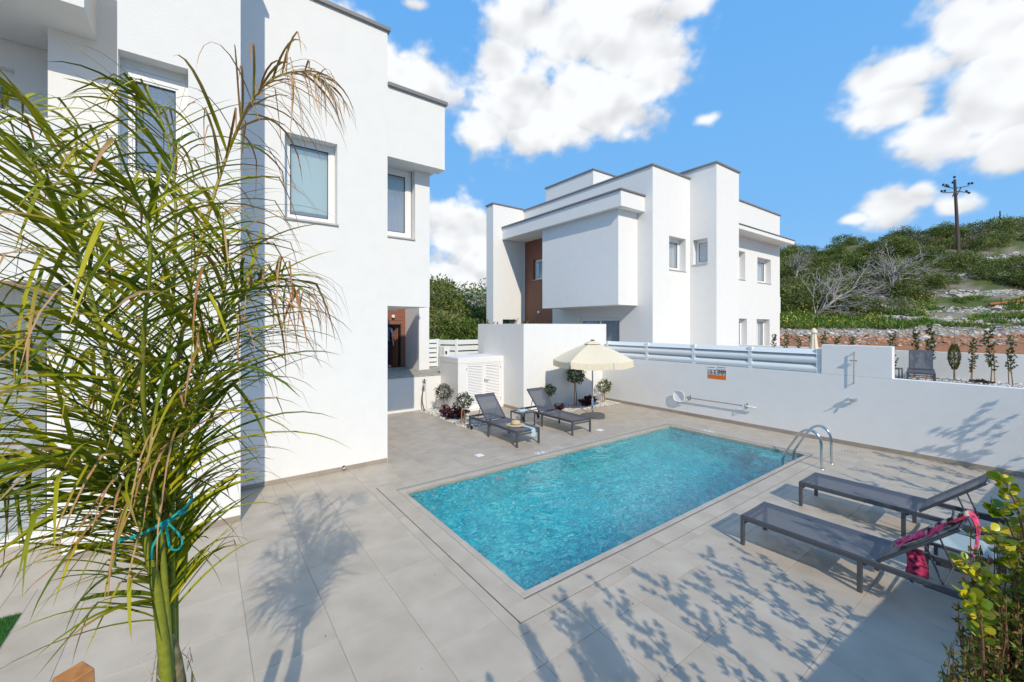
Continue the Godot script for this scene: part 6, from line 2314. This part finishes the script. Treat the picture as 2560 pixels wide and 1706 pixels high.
	for e in [[Vector3(-1.9, 7.7, .1), Vector3(-.3, 7.4, .1)], [Vector3(-2.1, 6.9, .1), Vector3(-.3, 7.0, .1)], [Vector3(-.3, 7.5, .1), Vector3(1.25, 7.8, .1)], [Vector3(-.3, 7.1, .1), Vector3(1.4, 6.9, .1)], [Vector3(-.9, 6.4, .15), Vector3(-.4, 7.6, .15)], [Vector3(.2, 7.6, .15), Vector3(-.4, 6.5, .15)]]:
		var a := ns()
		bar(a, e[0], e[1], .07, .09, 0.0)
		part(t, "crossarm", done(a), M.pole_wood, false)
	for e in [Vector3(-2.0, 7.9, .1), Vector3(-1.6, 7.85, .1), Vector3(-2.2, 7.1, .1), Vector3(-1.8, 7.15, .1), Vector3(-1.4, 7.7, .1), Vector3(1.2, 8.05, .1), Vector3(1.6, 8.1, .1), Vector3(.9, 7.1, .1), Vector3(1.2, 6.9, .1), Vector3(-.5, 8.9, 0), Vector3(-.8, 8.2, .1)]:
		var a := ns()
		lathe(a, e, [[.0, -.14], [.1, -.12], [.15, -.04], [.08, .02], [.15, .06], [.06, .14], [0, .16]], 8)
		part(t, "insulator", done(a), M.dark, false)
	var p2 := at_dl(60, 70.5)
	p2.y = hill_y(60, 70.5)
	var mk := thing("survey_post", "thin short post on the skyline at the right end of the hill", "post", p2)
	part(mk, "post", boxmesh(Vector3(-.07, -.3, -.07), Vector3(.07, 2.6, .07)), M.pole_wood, false)
	var pipe := thing("rust_pipe", "rusty orange bar lying on the slope at the right edge", "pipe", at_dl(37, 42.5) + Vector3(0, hill_y(37, 42.5) + .3, 0))
	var pi := ns()
	tube(pi, [Vector3.ZERO, Vector3(2.6, .35, 1.9)], .12, 8)
	part(pipe, "bar", done(pi), M.rust, false)
func more_materials() -> void:
	M.pool_lamp = mat(lin(.3, .55, .6), 0.4)
	M.pool_lens = mat(lin(.2, .45, .5), 0.2)
	M.mastic = mat(lin(.05, .047, .045), 0.9)
	M.pole = mat(lin(.42, .42, .43), 0.3, 0.8)
	M.netting = mat(Color(.85, .87, .9, .75), 0.7)
	M.netting.transparency = BaseMaterial3D.TRANSPARENCY_ALPHA
	M.hook = mat(lin(.03, .07, .11), 0.5)
	M.orange = mat(lin(.75, .16, .01), 0.5)
	M.navy = mat(lin(.03, .045, .1), 0.5)
	M.yellow = mat(lin(.6, .38, .03), 0.5)
	M.porch_stone = tri_mat(mat(Color.WHITE, 0.8), 0.7)
	M.porch_stone.albedo_texture = noise_tex(0.012, 61, [[0.0, lin(.26, .24, .2)], [0.5, lin(.38, .36, .31)], [1.0, lin(.5, .48, .43)]], 512, 5)
	M.blue_curtain = mat(lin(.09, .14, .30), 0.9)
	M.grey_curtain = mat(lin(.35, .34, .32), 0.9)
	M.pale_curtain = mat(lin(.5, .5, .48), 0.9)
	M.palm_stem = tri_mat(mat(Color.WHITE, 0.7), 4.0)
	M.palm_stem.albedo_texture = noise_tex(0.03, 71, [[0.0, lin(.09, .09, .025)], [0.5, lin(.2, .17, .07)], [1.0, lin(.4, .31, .19)]], 256, 4)
	M.sheath = tri_mat(mat(lin(1, .85, .7), 0.85), 5.0)
	M.sheath.albedo_texture = noise_tex(0.04, 72, [[0.0, lin(.14, .1, .05)], [1.0, lin(.42, .34, .22)]], 256, 4)
	M.rachis = tri_mat(mat(lin(.27, .28, .022), 0.55), 5.0)
	M.rachis.albedo_texture = noise_tex(0.03, 73, [[0.0, lin(.6, .7, .6)], [1.0, lin(1, 1, 1)]], 256, 4)
	M.rachis_dry = mat(lin(.33, .26, .04), 0.5)
	M.fibre = mat(lin(.55, .47, .36), 0.9)
	M.leaf_palm = mat(Color.WHITE, 0.5)
	M.leaf_palm.metallic_specular = .28
	M.leaf_palm.vertex_color_use_as_albedo = true
	M.leaf_palm.backlight_enabled = true
	M.leaf_palm.backlight = Color(.5, .6, .2)
	M.twig = mat(lin(.2, .09, .05), 0.8)
	M.hat_band = mat(lin(.3, .22, .13), 0.8)
	M.towel = mat(lin(.36, .52, .57), 0.9)
	M.mag = tri_mat(mat(Color.WHITE, 0.3), 4.0)
	M.mag.albedo_texture = noise_tex(0.015, 91, [[0.0, lin(.02, .25, .6)], [0.5, lin(.1, .5, .75)], [0.6, lin(.75, .75, .75)], [0.75, lin(.5, .1, .2)], [1.0, lin(.1, .3, .6)]], 128, 2)
	M.mag2 = tri_mat(mat(Color.WHITE, 0.35), 5.0)
	M.mag2.albedo_texture = noise_tex(0.02, 92, [[0.0, lin(.1, .4, .6)], [0.5, lin(.6, .75, .8)], [1.0, lin(.8, .8, .78)]], 128, 2)
	M.table_glass = mat(lin(.35, .45, .47), 0.12)
	M.pale_soil = mat(lin(.42, .38, .33), 0.95)
	M.turf_base = mat(lin(.03, .1, .015), 0.95)
	M.hill = tri_mat(mat(Color.WHITE, 0.95), 0.25)
	M.hill.albedo_texture = noise_tex(0.03, 96, [[0.0, lin(.5, .5, .5)], [1.0, lin(1, 1, 1)]], 512, 5)
	M.hill.vertex_color_use_as_albedo = true
	M.pole_wood = mat(lin(.09, .07, .055), 0.9)
	M.rust = mat(lin(.35, .12, .04), 0.9)

func furniture() -> void:
	lounger("sun_lounger", "dark grey sun lounger with a straw hat, second from the parasol", "grey sun loungers", Vector3(5.448, 0, -6.745), PI, 45)
	lounger("sun_lounger", "dark grey sun lounger next to the parasol on the far pool side", "grey sun loungers", Vector3(7.033, 0, -6.745), PI, 45)
	lounger("sun_lounger", "dark grey sun lounger with the pink scarf on its back, nearest the viewer", "grey sun loungers", Vector3(5.24, 0, -2.255), 0, 44)
	lounger("sun_lounger", "dark grey sun lounger on the near side, close to the pool ladder", "grey sun loungers", Vector3(6.95, 0, -2.255), 0, 43)
	side_table("small dark square table with magazines between the two far loungers", Vector3(6.45, 0, -8.22), M.alu)
	side_table("small square table with a pale glass top between the two near loungers", Vector3(6.02, 0, -.62), M.table_glass, .5)

func _ready() -> void:
	set_world()
	materials()
	more_materials()
	build_ground()
	build_pool()
	build_walls()
	villa()
	neighbour()
	gate_and_fence()
	hill()
	neighbour_garden()
	beds()
	lawn()
	ladder()
	fittings()
	furniture()
	parasol()
	small_things()
	person()
	hedge()
	palm()
	foreground_shrub()
	litter()
